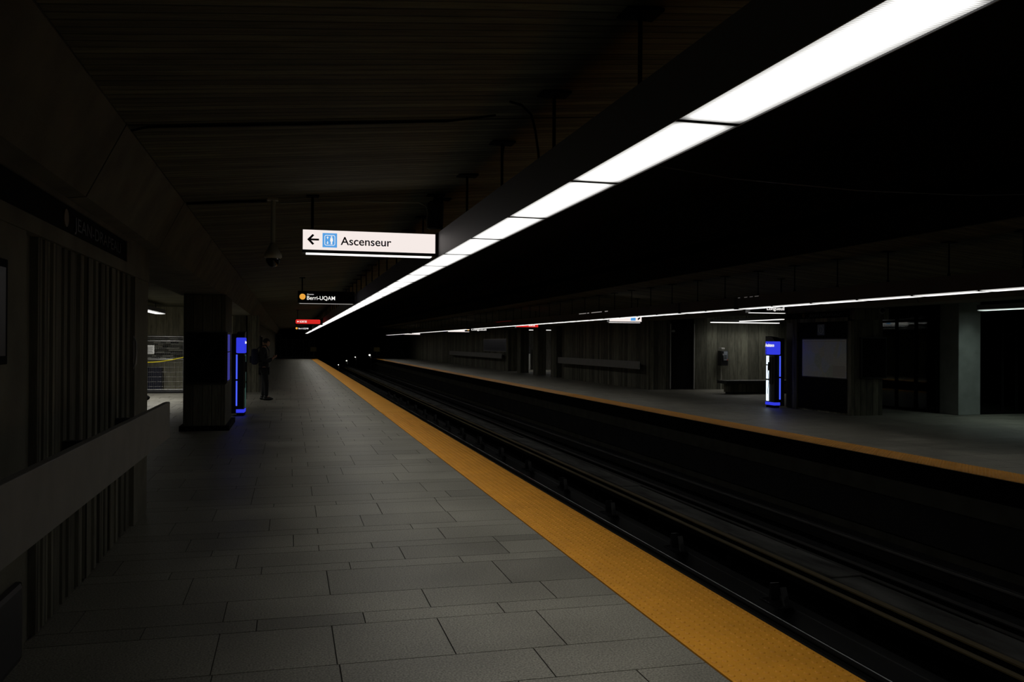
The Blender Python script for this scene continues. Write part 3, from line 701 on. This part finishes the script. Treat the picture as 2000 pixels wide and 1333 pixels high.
# glass lift enclosure
bm = BM(); bx(bm, 15.02, 15.63, 16.75, 17.35, 0, 2.72, bevel=.012)
tag(obj('concrete_pillar', bm, CONC_G), 'smooth grey concrete column, greenish lit, beside the glass enclosure', 'pillar')
t = thing('glass_enclosure', 'dark tinted glass lift enclosure with black frames at the right edge', 'glass enclosure', (15, 18, 0))
fr = BM()
for y in (17.35, 18.05, 18.75, 19.6, 21.2): bx(fr, 14.93, 15.0, y, y+.06, 0, 2.72)
for z in (.0, 2.2, 2.66): bx(fr, 14.94, 14.99, 17.35, 21.2, z, z+.06)
for x in (15.63, 16.35, 16.75, 17.55, 18.35, 19.15): bx(fr, x, x+.06, 16.86, 16.93, 0, 2.72)
for z in (.0, 2.66): bx(fr, 15.63, 20.4, 16.87, 16.92, z, z+.06)
obj('frame', fr, BLACKM, t)
ys = (17.41, 18.05, 18.75, 19.6, 21.2)
for a, b in zip(ys, ys[1:]): box('glass_pane', GLASS, t, 14.96, 14.968, a+.0, b, .06, 2.66)
xs = (15.69, 16.35, 16.75, 17.55, 18.35, 19.15)
for a, b in zip(xs, xs[1:]): box('glass_pane', GLASS, t, a, b, 16.89, 16.898, .06, 2.66)
bm = BM(); cyl(bm, (15.7, 17.0, .94), (20.3, 17.0, .94), .02, n=10); obj('handrail', bm, GALV, t)
t = thing('lift_car', 'dull panelled lift shaft inside the glass enclosure', 'lift', (16.9, 20, 0))
box('shaft', DARKM, t, 16.3, 18.2, 19.2, 21.2, 0, 2.72)
box('door', principled('lift_door', (.12, .14, .12), .5), t, 16.25, 16.3, 19.5, 20.9, .1, 2.05); box('panel', principled('lift_panel', (.10, .16, .12), .5), t, 16.5, 17.9, 19.16, 19.2, .1, 2.2)

# ------------------------------------------------------------------ lamps
def lamp(parent, x, y, z, sx, sy, watts, spread, col=(1, .975, .92)):
    ld = bpy.data.lights.new('tube_light', 'AREA'); ld.shape = 'RECTANGLE'; ld.size = sx; ld.size_y = sy; ld.energy = watts; ld.color = col; ld.spread = math.radians(spread)
    o = bpy.data.objects.new('tube_light', ld); C.objects.link(o); o.parent = parent; o.location = Vector((x, y, z))-parent.location
def strip_light(xa, xb, y0, y1, zb, h, joints, label, mat, beam=1.0, hang=True, Zt=Zc, group=None, hang0=None, drop=0):
    """long suspended luminaire: housing, lens panels between the joints, hangers"""
    t = thing('strip_light', label, 'strip light', ((xa+xb)/2, (y0+y1)/2, zb), group)
    bm = BM(); bx(bm, xa, xb, y0, y1, zb+.012, zb+h)                                        # closed top body
    bx(bm, xa-.006, xa, y0, y1, zb-.004, zb+h); bx(bm, xb, xb+.006, y0, y1, zb-.004, zb+h)  # side plates
    obj('housing', bm, HOUSING, t)
    for a, b in zip(joints, joints[1:]):
        bm = BM(); bx(bm, xa+.004, xb-.004, a+.013, b-.013, zb-drop, zb+.012); obj('diffuser', bm, mat, t)
    for a in joints:
        bm = BM(); bx(bm, xa+.001, xb-.001, a-.013, a+.013, zb-.003-drop, zb+.012); obj('joint_bar', bm, BLACKM, t)
    i = 0
    while i < len(joints)-1:
        j = min(len(joints)-1, i+(1 if joints[i] < 14 else 3)); a, b = joints[i], joints[j]; lamp(t, (xa+xb)/2, (a+b)/2, zb-.008-drop, xb-xa-.02, b-a-.03, beam*(b-a), SPREAD); i = j
    if hang:
        xm = (xa+xb)/2; y = hang0 if hang0 is not None else y0+.67
        n = 0
        while y < y1-.05 and n < 60:
            bm = BM(); cyl(bm, (xm, y, zb+h), (xm, y, Zt-.012), .011, n=8); bx(bm, xm-.09, xm+.09, y-.07, y+.07, Zt-.014, Zt); cyl(bm, (xm, y, zb+h), (xm, y, zb+h+.05), .022, n=8)
            obj('hanger', bm, BLACKM, t); y += 1.335; n += 1
    return t
JN = [.44, 1.735, 3.03, 4.31, 5.65, 6.90, 8.19]
while JN[-1] < 84: JN.append(JN[-1]+1.30)
strip_light(1.425, 1.69, JN[0], JN[-1], 2.46, .24, JN, 'long bright suspended strip light over the near platform, crossing the upper right', LAMPM, beam=BEAM_W, hang0=3.70-1.335*2)
FXL = (9.26, 9.54); ZF = 2.385
FARR = []
runs = [(2.0, 16.6, 'long bright strip light run over the far platform, nearest run at the right picture edge'),
        (16.75, 19.4, 'short strip light run over the far platform above the help column'),
        (19.5, 44.3, 'strip light run over the middle of the far platform'),
        (45.8, 67.0, 'far strip light run left of the gap over the far platform'),
        (69.3, 86.0, 'most distant short strip light run over the far platform, at left')]
for a, b, lab in runs:
    n = max(2, round((b-a)/1.3)); js = [a+(b-a)*k/n for k in range(n+1)]
    r_ = strip_light(FXL[0], FXL[1], a, b, ZF, .24, js, lab, LAMPM, beam=BEAM_W_FAR, drop=.018, group='strip light runs over the far platform'); FARR.append(r_)

# light leaking through slots high on the side of the far housing, above the signs
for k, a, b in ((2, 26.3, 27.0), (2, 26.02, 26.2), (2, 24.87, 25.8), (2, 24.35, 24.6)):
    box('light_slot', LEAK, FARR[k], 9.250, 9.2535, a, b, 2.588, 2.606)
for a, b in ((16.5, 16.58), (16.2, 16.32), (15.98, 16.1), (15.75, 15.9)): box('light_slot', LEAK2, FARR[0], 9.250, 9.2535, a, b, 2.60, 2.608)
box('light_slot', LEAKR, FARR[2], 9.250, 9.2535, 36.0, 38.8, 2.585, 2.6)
def cross_lamp(x0, x1, y, zb, label, mat, wdt=.14, h=.1, Zt=2.74, lamps=3, beam=3.0):
    t = thing('strip_light', label, 'strip light', ((x0+x1)/2, y, zb))
    box('housing', HOUSING, t, x0, x1, y-wdt/2, y+wdt/2, zb+.012, zb+h)
    for k in range(lamps):
        a = x0+(x1-x0)*k/lamps; b = x0+(x1-x0)*(k+1)/lamps; box('diffuser', mat, t, a+.01, b-.01, y-wdt/2+.01, y+wdt/2-.01, zb-.012, zb+.012)
    lamp(t, (x0+x1)/2, y, zb-.02, x1-x0-.05, wdt-.02, beam*(x1-x0), 130)
    bm = BM()
    for k in (.15, .85): cyl(bm, (x0+(x1-x0)*k, y, zb+h), (x0+(x1-x0)*k, y, Zt), .01, n=8)
    obj('hanger', bm, BLACKM, t)
def long_lamp(x, y0, y1, zb, label, mat, wdt=.2, h=.12, Zt=2.74, beam=3.0, col=(1, .975, .92)):
    t = thing('strip_light', label, 'strip light', (x, (y0+y1)/2, zb))
    box('housing', HOUSING, t, x-wdt/2, x+wdt/2, y0, y1, zb+.012, zb+h)
    n = max(1, round((y1-y0)/1.3))
    for k in range(n): 
        a = y0+(y1-y0)*k/n; b = y0+(y1-y0)*(k+1)/n; box('diffuser', mat, t, x-wdt/2+.01, x+wdt/2-.01, a+.01, b-.01, zb-.01, zb+.012)
    lamp(t, x, (y0+y1)/2, zb-.02, wdt-.02, y1-y0-.05, beam*(y1-y0), 130, col)
    bm = BM()
    for k in (.15, .85): cyl(bm, (x, y0+(y1-y0)*k, zb+h), (x, y0+(y1-y0)*k, Zt), .01, n=8)
    obj('hanger', bm, BLACKM, t)
long_lamp(-3.82, 21.6, 28.1, 2.45, 'strip light glowing in the recess at left above the fence', LAMPM, wdt=.3, beam=13.0)
cross_lamp(14.45, 17.1, 27.75, 2.40, 'crosswise strip light over the bench on the far platform', LAMPF, wdt=.22)
long_lamp(15.45, 24.8, 27.5, 2.44, 'lengthwise strip light meeting the crosswise lamp over the bench', LAMPF, wdt=.14)
long_lamp(15.2, 12.2, 16.3, 2.42, 'greenish strip light by the grey column at the right picture edge', LAMPG, wdt=.2, beam=3.6, col=(.82, 1, .92))
cross_lamp(12.9, 18.5, 49.0, 2.42, 'crosswise strip light seen in the gaps between the three pillars', LAMPF, wdt=.3, lamps=4)

cross_lamp(22.0, 24.2, 28.6, 2.43, 'nearer of two thin crosswise lamps seen through the glass enclosure', LAMPT, wdt=.12, h=.06)
cross_lamp(30.6, 33.6, 40.0, 2.44, 'farther of two thin crosswise lamps seen through the glass enclosure', LAMPT, wdt=.2, h=.06)
long_lamp(31.6, 40.3, 43.0, 2.42, 'short pale lamp wedge seen through the glass beside the far pillar', LAMPT, wdt=.6, h=.06)
# ------------------------------------------------------------------ hanging signs
def hung_sign(y, x0, x1, z0, z1, label, face, frame=BLACK, group=None, tubemat=None, post=True, side=1):
    t = thing('hanging_sign', label, 'hanging sign', ((x0+x1)/2, y+.08, z0), group)
    box('case', frame, t, x0-.006, x1+.006, y+.004, y+.2, z0-.028, z1+.006)
    if face is not None: box('face', face, t, x0, x1, y-.002, y+.004, z0, z1)
    if tubemat: box('under_tube', tubemat, t, x0+.03, x1-.03, y+.03, y+.14, z0-.036, z0-.026)
    if post:
        xp = x0+.09 if side > 0 else x1-.09; zp = zceil(xp)
        bm = BM(); cyl(bm, (xp, y+.1, z1+.006), (xp, y+.1, zp-.01), .014, n=10); bx(bm, xp-.06, xp+.06, y+.04, y+.16, zp-.014, zp); obj('post', bm, BLACKM, t)
    return t
Ys = 8.42
t = hung_sign(Ys, .115, 1.385, 2.487, 2.675, 'white lit sign reading Ascenseur with arrow and blue lift pictogram', SIGNW, tubemat=SIGNT)
def flat(poly, mat, name, tt, y=Ys, th=.004, parent=None):
    bm = BM(); prism(bm, poly, (0, y-.002, 0), (1, 0, 0), (0, 0, 1), (0, -th, 0)); return obj(name, bm, mat, tt) if parent is None else sub(name, bm, mat, parent)
# arrow
zc = 2.583; xa = .155
bm = BM()
prism(bm, [(xa+.012, zc-.009), (xa+.110, zc-.009), (xa+.110, zc+.009), (xa+.012, zc+.009)], (0, Ys-.002, 0), (1, 0, 0), (0, 0, 1), (0, -.004, 0))
for s in (1, -1): prism(bm, [(xa, zc), (xa+.050, zc+s*.052), (xa+.066, zc+s*.040), (xa+.028, zc)], (0, Ys-.0025, 0), (1, 0, 0), (0, 0, 1), (0, -.004, 0))
obj('arrow', bm, SIGNK, pt(t, 'face'))
pq = flat([(.298, 2.512), (.434, 2.512), (.434, 2.648), (.298, 2.648)], SIGNB, 'pictogram', pt(t, 'face'))
bm = BM()
def rr(x0, x1, z0, z1, r, n=5):
    pts = []
    for cx, cz, a0 in ((x1-r, z1-r, 0), (x0+r, z1-r, 90), (x0+r, z0+r, 180), (x1-r, z0+r, 270)):
        for k in range(n+1):
            a = math.radians(a0+90*k/n); pts.append((cx+r*math.cos(a), cz+r*math.sin(a)))
    return pts
o_, i_ = rr(.316, .416, 2.530, 2.630, .016), rr(.321, .411, 2.535, 2.625, .012)
n = len(o_)
for k in range(n):
    q = (k+1) % n; prism(bm, [o_[k], o_[q], i_[q], i_[k]], (0, Ys-.006, 0), (1, 0, 0), (0, 0, 1), (0, -.003, 0))
def disc(bm, cx, cz, r, y, n=14): prism(bm, [(cx+r*math.cos(2*math.pi*k/n), cz+r*math.sin(2*math.pi*k/n)) for k in range(n)], (0, y, 0), (1, 0, 0), (0, 0, 1), (0, -.003, 0))
disc(bm, .382, 2.612, .0075, Ys-.006)
for poly in ([(.371, 2.602), (.393, 2.602), (.396, 2.570), (.389, 2.570), (.389, 2.542), (.375, 2.542), (.375, 2.570), (.368, 2.570)],
             [(.345, 2.617), (.334, 2.604), (.356, 2.604)], [(.342, 2.606), (.348, 2.606), (.348, 2.590), (.342, 2.590)],
             [(.345, 2.543), (.334, 2.556), (.356, 2.556)], [(.342, 2.556), (.348, 2.556), (.348, 2.572), (.342, 2.572)]):
    prism(bm, poly, (0, Ys-.006, 0), (1, 0, 0), (0, 0, 1), (0, -.003, 0))
obj('pictogram_figure', bm, SIGNL, pt(t, 'face'))
text('lettering', 'Ascenseur', SIGNK, pt(t, 'face'), (.468, Ys-.003, 2.541), (1, 0, 0), (0, 0, 1), .080, .485, bold=.012)
# spotlight bracket wires under this sign
# Berri-UQAM sign
Yb = 19.3
t = hung_sign(Yb, .17, 1.38, 2.487, 2.72, 'black hanging sign reading Berri-UQAM with orange disc', GLOSSB, tubemat=THINL)
bm = BM(); cyl(bm, (.265, Yb-.002, 2.600), (.265, Yb-.008, 2.600), .064, n=28); obj('disc', bm, SIGNO, pt(t, 'face'))
text('lettering', 'Berri-UQAM', SIGNL, pt(t, 'face'), (.36, Yb-.006, 2.535), (1, 0, 0), (0, 0, 1), .088, .60, bold=.004)
text('small_lettering', 'Direction', SIGNL, pt(t, 'face'), (.365, Yb-.006, 2.642), (1, 0, 0), (0, 0, 1), .026, .14)
# Sortie sign
Yr = 38.8
t = hung_sign(Yr, .24, 1.40, 2.40, 2.62, 'red lit sign reading Sortie with arrow, hanging far down the near platform', None)
bm = BM(); prism(bm, rr(.25, 1.30, 2.42, 2.61, .05), (0, Yr+.002, 0), (1, 0, 0), (0, 0, 1), (0, -.008, 0)); obj('face', bm, SIGNR, t)
text('lettering', 'SORTIE', SIGNL, pt(t, 'case'), (.42, Yr-.010, 2.475), (1, 0, 0), (0, 0, 1), .085, .30, bold=.02)
bm = BM(); prism(bm, [(.30, 2.515), (.345, 2.56), (.345, 2.53), (.39, 2.53), (.39, 2.50), (.345, 2.50), (.345, 2.47)], (0, Yr-.008, 0), (1, 0, 0), (0, 0, 1), (0, -.004, 0)); obj('arrow', bm, SIGNL, pt(t, 'case'))
Yq = 58.
t = hung_sign(Yq, .33, 1.40, 2.42, 2.62, 'small distant black sign with orange disc below the red sign', GLOSSB)
bm = BM(); cyl(bm, (.44, Yq-.002, 2.53), (.44, Yq-.01, 2.53), .07, n=20); obj('disc', bm, SIGNO, pt(t, 'face'))
text('lettering', 'Berri-UQAM', SIGNL, pt(t, 'face'), (.56, Yq-.006, 2.475), (1, 0, 0), (0, 0, 1), .10, .62, bold=.01)
# far platform signs
t = hung_sign(25.0, 9.56, 10.62, 2.31, 2.47, 'white lit sign hanging under the far strip light, blue pictogram at its right', SIGNW, tubemat=SIGNT, side=-1)
bm = BM(); bx(bm, 10.26, 10.42, 24.992, 24.998, 2.34, 2.45); obj('pictogram', bm, SIGNB, pt(t, 'face'))
bm = BM(); prism(bm, [(10.50, 2.35), (10.58, 2.42), (10.56, 2.45), (10.49, 2.41)], (0, 24.998, 0), (1, 0, 0), (0, 0, 1), (0, -.004, 0)); obj('arrow', bm, SIGNK, pt(t, 'face'))
t = hung_sign(16.6, 9.56, 10.45, 2.33, 2.50, 'black hanging sign with white letters and light bar beneath, under the far strip light', GLOSSB, tubemat=SIGNT, side=-1)
text('lettering', 'Longueuil', SIGNL, pt(t, 'face'), (9.95, 16.593, 2.36), (1, 0, 0), (0, 0, 1), .075, .42, bold=.01)
t = hung_sign(36.3, 9.56, 10.55, 2.33, 2.48, 'red lit sign hanging under the far strip light in the middle distance', SIGNR, side=-1)
text('lettering', 'SORTIE', SIGNL, pt(t, 'face'), (10.12, 36.29, 2.37), (1, 0, 0), (0, 0, 1), .075, .28, bold=.02)
t = hung_sign(47.5, 9.56, 10.9, 2.30, 2.46, 'distant black sign with orange disc and white letters at far platform', GLOSSB, side=-1)
text('lettering', 'Longueuil', SIGNL, pt(t, 'face'), (9.9, 47.49, 2.34), (1, 0, 0), (0, 0, 1), .10, .85, bold=.02)
bm = BM(); cyl(bm, (9.72, 47.498, 2.39), (9.72, 47.49, 2.39), .06, n=16); obj('disc', bm, SIGNO, pt(t, 'face'))
t = hung_sign(53.0, 9.56, 10.9, 2.32, 2.44, 'distant white lit sign hanging under the far strip light, beyond the lettered one', SIGNW, side=-1)
t = hung_sign(74.0, 9.56, 10.9, 2.34, 2.46, 'most distant white lit sign at the left end of the far lamp line', SIGNW, side=-1)

# ------------------------------------------------------------------ ceiling fittings near
t = thing('dome_camera', 'dome surveillance camera on a pale ceiling pole left of the white sign', 'camera', (-.165, 8.6, 2.4))
cx, cy = -.165, 8.6
bm = BM(); cyl(bm, (cx+.005, cy, 2.98), (cx+.004, cy, 2.55), .022, n=14); bx(bm, cx-.05, cx+.05, cy-.05, cy+.05, 2.965, 2.985); obj('pole', bm, PIPE, t)
bm = BM(); lathe(bm, [(.024, .13), (.040, .10), (.062, .055), (.082, .02), (.085, -.005), (.07, -.018)][::-1], (cx+.004, cy, 2.425), 28); obj('housing', bm, PIPE, t, True)
bm = BM(); bmesh.ops.create_uvsphere(bm, u_segments=24, v_segments=14, radius=.066, matrix=Matrix.Translation((cx+.004, cy, 2.40))@Matrix.Diagonal((1, 1, 1.15, 1))); obj('dome', bm, GLOSSB, t, True)
t = thing('loudspeaker', 'dark hanging loudspeaker above the right end of the white sign', 'loudspeaker', (1.44, 8.75, 2.9))
sx_, sy_ = 1.44, 8.75
bm = BM(); cyl(bm, (sx_, sy_, 2.78), (sx_, sy_, 3.03), .078, .086, n=22); obj('body', bm, principled('speaker_grey', (.035, .038, .04), .6), t, False)
bm = BM(); cyl(bm, (sx_, sy_, 3.03), (sx_, sy_, 3.055), .09, .06, n=22); cyl(bm, (sx_, sy_, 3.055), (sx_, sy_, 3.12), .02, n=10); bx(bm, sx_-.09, sx_+.09, sy_-.06, sy_+.06, 3.11, 3.122); obj('mount', bm, BLACKM, t)
bm = BM(); tube(bm, [(-.1, 8.75, 2.965), (.3, 8.75, 3.0), (.66, 8.75, 3.02), (1.07, 8.75, 3.03), (1.27, 8.74, 3.035), (1.33, 8.70, 3.0), (1.345, 8.66, 2.92), (1.33, 8.65, 2.83), (1.34, 8.66, 2.77), (1.38, 8.7, 2.76)], .008, 8)
tag(obj('cable', bm, PIPE), 'thin pale cable along the ceiling ending beside the loudspeaker', 'cable')
bm = BM(); tube(bm, [(1.32, 5.20, 3.11), (1.40, 5.22, 3.10), (1.47, 5.24, 3.05), (1.50, 5.25, 2.95), (1.52, 5.25, 2.82), (1.53, 5.25, 2.70)], .008, 8)
tag(obj('cable', bm, BLACKM), 'black cable drooping from the ceiling to the near strip light', 'cable')
bm = BM(); tube(bm, [(1.58, 6.4, 3.13), (1.59, 6.5, 3.05), (1.60, 6.55, 2.9), (1.60, 6.56, 2.70)], .008, 8)
tag(obj('cable', bm, BLACKM), 'second black cable dropping to the near strip light, beside a hanger', 'cable')
bm = BM(); tube(bm, [(-.95, 5.72, 2.90), (-.85, 5.66, 2.915), (.1, 5.66, 2.998), (1.0, 5.65, 3.077), (1.3, 5.5, 3.10)], .008, 8)
tag(obj('conduit', bm, BLACKM), 'dark conduit across the board-marked ceiling before the white sign', 'conduit')
bm = BM(); tube(bm, [(-.95, 8.63, 2.905), (-.5, 8.63, 2.945), (-.225, 8.66, 2.968)], .014, 8)
tag(obj('conduit', bm, BLACKM), 'short dark conduit from the sloping ceiling edge to the dome camera pole', 'conduit')
bm = BM(); tube(bm, [(2.36, 7.2, 3.30), (4.0, 7.33, 3.17), (5.5, 7.45, 3.15), (7.0, 7.6, 3.2), (8.61, 7.7, 3.32)], .006, 6)
tag(obj('cable', bm, principled('steel_wire', (.2, .2, .22), .35, metal=.6)), 'thin wire spanning across the dark space above the tracks', 'cable')
t = thing('wall_intercom', 'small pale curved device on the end pilaster of the ribbed wall', 'intercom', (WX, 8.2, 1.4))
bm = BM(); tube(bm, [(WX+.003, 7.98, 1.38), (WX+.02, 7.98, 1.41), (WX+.024, 7.98, 1.5), (WX+.02, 7.98, 1.60), (WX+.003, 7.98, 1.63)], .009, 8); obj('handle', bm, PALE, t, True)
box('plate', DARKM, t, WX, WX+.004, 7.96, 8.0, 1.36, 1.65)
t = thing('floor_plate', 'small metal cover plate set in the paving at the end of the ribbed wall', 'cover plate', (-1.5, 9.9, 0))
box('plate', GALV, t, -1.66, -1.56, 9.75, 9.95, 0.001, .012, bevel=.003)

# ------------------------------------------------------------------ person
PX, PY = -.68, 24.8
def skin_mesh(name, pts, edges, radii, mat, parent, sub_lv=2, root=0):
    me = bpy.data.meshes.new(name); me.from_pydata([Vector(p) for p in pts], edges, []); o = bpy.data.objects.new(name, me); C.objects.link(o)
    mo = o.modifiers.new('s', 'SKIN'); mo.use_smooth_shade = True
    for i, r in enumerate(radii):
        v = me.skin_vertices[0].data[i]; v.radius = (r, r) if not isinstance(r, tuple) else r; v.use_root = (i == root)
    m2 = o.modifiers.new('d', 'SUBSURF'); m2.levels = sub_lv; m2.render_levels = sub_lv
    dg = bpy.context.evaluated_depsgraph_get(); dg.update()
    me2 = bpy.data.meshes.new_from_object(o.evaluated_get(dg)); bpy.data.objects.remove(o)
    me2.materials.clear(); me2.materials.append(mat)
    for p in me2.polygons: p.use_smooth = True
    o2 = bpy.data.objects.new(name, me2); C.objects.link(o2); me2.transform(Matrix.Translation(-parent.location)); o2.parent = parent
    return o2
def W(x, y, z): return (PX+x, PY+y, z)      # x = forwards (the person faces +X), y = to the person's left
t = thing('person', 'person in black standing sideways with head bowed over a phone', 'person', (PX, PY, 0))
body_pts = [W(0, 0, .93), W(-.01, 0, 1.08), W(-.02, 0, 1.22), W(-.03, 0, 1.38), W(-.01, 0, 1.46), W(.015, 0, 1.52),
            W(0, .09, .90), W(.01, .10, .50), W(-.03, .11, .10), W(.10, .12, .045),
            W(0, -.09, .90), W(.06, -.10, .50), W(.06, -.12, .10), W(.20, -.13, .045),
            W(-.02, .17, 1.39), W(-.05, .22, 1.12), W(.16, .14, 1.10), W(.23, .07, 1.16),
            W(-.02, -.17, 1.39), W(-.05, -.22, 1.12), W(.16, -.14, 1.08), W(.23, -.06, 1.15)]
body_ed = [(0, 1), (1, 2), (2, 3), (3, 4), (4, 5), (0, 6), (6, 7), (7, 8), (8, 9), (0, 10), (10, 11), (11, 12), (12, 13),
           (3, 14), (14, 15), (15, 16), (16, 17), (3, 18), (18, 19), (19, 20), (20, 21)]
body_r = [.08, .085, .09, .09, .05, .052, .06, .045, .034, .026, .06, .045, .034, .026, .045, .035, .03, .026, .045, .035, .03, .026]
skin_mesh('body', body_pts, body_ed, body_r, SKIN, t)
# head: shaped ellipsoid with brow, nose, chin, ears, bowed forward
def head():
    bm = BM(); bmesh.ops.create_uvsphere(bm, u_segments=28, v_segments=20, radius=1)
    for v in bm.verts:
        x, y, z = v.co
        px_, py_, pz_ = x*.098, y*.076, z*.118
        if z < -.2: px_ += .012*(-z-.2); py_ *= 1-.28*(-z-.2)
        if x > .6:
            px_ += .022*math.exp(-((y/.16)**2+((z+.12)/.2)**2))             # nose
            px_ -= .010*math.exp(-(((abs(y)-.36)/.16)**2+((z-.08)/.12)**2))  # eye sockets
            px_ += .006*math.exp(-((y/.35)**2+((z+.45)/.07)**2))             # lips
            px_ += .008*math.exp(-((y/.3)**2+((z+.85)/.15)**2))              # chin
        v.co = (px_, py_, pz_)
    for s in (1, -1):
        bmesh.ops.create_uvsphere(bm, u_segments=10, v_segments=8, radius=1, matrix=Matrix.Translation((-.005, s*.077, -.005))@Matrix.Diagonal((.018, .009, .03, 1)))
    R = Matrix.Translation(W(.05, 0, 1.585))@Matrix.Rotation(math.radians(28), 4, 'Y'); bmesh.ops.transform(bm, matrix=R, verts=bm.verts)
    return bm, R
hb, HR = head(); obj('head', hb, SKIN, t, True)
bm = BM(); bmesh.ops.create_uvsphere(bm, u_segments=24, v_segments=16, radius=1)
bmesh.ops.delete(bm, geom=[v for v in bm.verts if v.co.z < -.35 or (v.co.x > .35 and v.co.z < .45)], context='VERTS')
for v in bm.verts: v.co = (v.co.x*.108-.006, v.co.y*.086, v.co.z*.128+.004)
bmesh.ops.transform(bm, matrix=HR, verts=bm.verts)
g_ = bmesh.ops.extrude_face_region(bm, geom=bm.faces[:]); c_ = Vector(W(.05, 0, 1.585))
for v in [e for e in g_['geom'] if isinstance(e, bmesh.types.BMVert)]: v.co = c_+(v.co-c_)*.93
obj('hair', bm, HAIR, t, True)
bm = BM()
for s in (1, -1): bmesh.ops.create_uvsphere(bm, u_segments=8, v_segments=6, radius=.011, matrix=HR@Matrix.Translation((.083, s*.028, .010)))
obj('eyes', bm, principled('eye', (.4, .4, .4), .3), t, True)
# hands with five fingers curled round the phone
for s in (1, -1):
    hp = [W(.225, s*.065, 1.155), W(.262, s*.045, 1.185), W(.290, s*.038, 1.205)]; e_ = [(0, 1), (1, 2)]; r_ = [.024, .026, .022]
    for k in range(4):
        b0 = len(hp); dz = -.028+.018*k; ln_ = (.9, 1.05, 1.1, 1.0)[k]
        hp += [W(.300, s*(.038), 1.205+dz), W(.300+.025*ln_, s*.022, 1.225+dz), W(.305+.030*ln_, s*.002, 1.240+dz)]
        e_ += [(2, b0), (b0, b0+1), (b0+1, b0+2)]; r_ += [.0095, .0085, .007]
    b0 = len(hp); hp += [W(.265, s*.030, 1.225), W(.285, s*.012, 1.250)]; e_ += [(1, b0), (b0, b0+1)]; r_ += [.011, .009]
    skin_mesh('hand', hp, e_, r_, SKIN, t, 2)
# coat
cp = [W(-.01, 0, .86), W(-.01, 0, 1.0), W(-.02, 0, 1.15), W(-.03, 0, 1.30), W(-.03, 0, 1.40), W(0, 0, 1.475),
      W(-.02, .18, 1.39), W(-.05, .23, 1.12), W(.14, .15, 1.10), W(.205, .09, 1.145), W(-.02, -.18, 1.39), W(-.05, -.23, 1.12), W(.14, -.15, 1.08), W(.205, -.08, 1.14)]
ce = [(0, 1), (1, 2), (2, 3), (3, 4), (4, 5), (4, 6), (6, 7), (7, 8), (8, 9), (4, 10), (10, 11), (11, 12), (12, 13)]
cr_ = [(.16, .15), (.15, .14), (.145, .135), (.15, .14), (.13, .12), (.075, .075), .075, .06, .05, .044, .075, .06, .05, .044]
skin_mesh('coat', cp, ce, cr_, COAT, t)
skin_mesh('trousers', [W(0, 0, .90), W(0, .09, .82), W(.01, .10, .48), W(-.03, .11, .09), W(0, -.09, .82), W(.06, -.10, .48), W(.06, -.12, .09)],
          [(0, 1), (1, 2), (2, 3), (0, 4), (4, 5), (5, 6)], [.14, .11, .078, .062, .11, .078, .062], TROU, t)
for x, y in ((-.03, .11), (.06, -.12)):
    bm = BM(); bmesh.ops.create_uvsphere(bm, u_segments=18, v_segments=10, radius=1)
    for v in bm.verts:
        v.co = (PX+x+.055+v.co.x*.145, PY+y+v.co.y*.05*(1+.15*v.co.x), max(.0, .045+v.co.z*(.055-.02*v.co.x)))
    bmesh.ops.create_uvsphere(bm, u_segments=12, v_segments=8, radius=1, matrix=Matrix.Translation(W(x-.01, y, .10))@Matrix.Diagonal((.058, .05, .05, 1)))
    obj('shoe', bm, SHOE, t, True)
t = thing('backpack', 'dark navy backpack on the back of the standing person', 'backpack', W(-.25, 0, 1.0))
bm = BM(); bx(bm, PX-.34, PX-.16, PY-.15, PY+.15, .98, 1.42, bevel=.06); obj('bag', bm, BAGM, t, True)
bm = BM(); bx(bm, PX-.385, PX-.338, PY-.11, PY+.11, 1.03, 1.22, bevel=.02); obj('pocket', bm, BAGM, t, True)
for s in (1, -1):
    bm = BM(); tube(bm, [W(-.19, s*.10, 1.40), W(-.10, s*.11, 1.50), W(.05, s*.12, 1.52), W(.13, s*.12, 1.38), W(.13, s*.12, 1.2), W(-.05, s*.17, 1.05), W(-.18, s*.12, 1.03)], .014, 8); obj('strap', bm, BLACK, t, True)
t = thing('phone', 'dark mobile phone held in the hands of the standing person', 'phone', W(.3, 0, 1.2))
bm = BM(); r = bmesh.ops.create_cube(bm, size=1, matrix=Matrix.Translation(W(.312, 0, 1.235))@Matrix.Rotation(math.radians(-50), 4, 'Y')@Matrix.Diagonal((.145, .072, .009, 1))); obj('case', bm, BLACK, t)
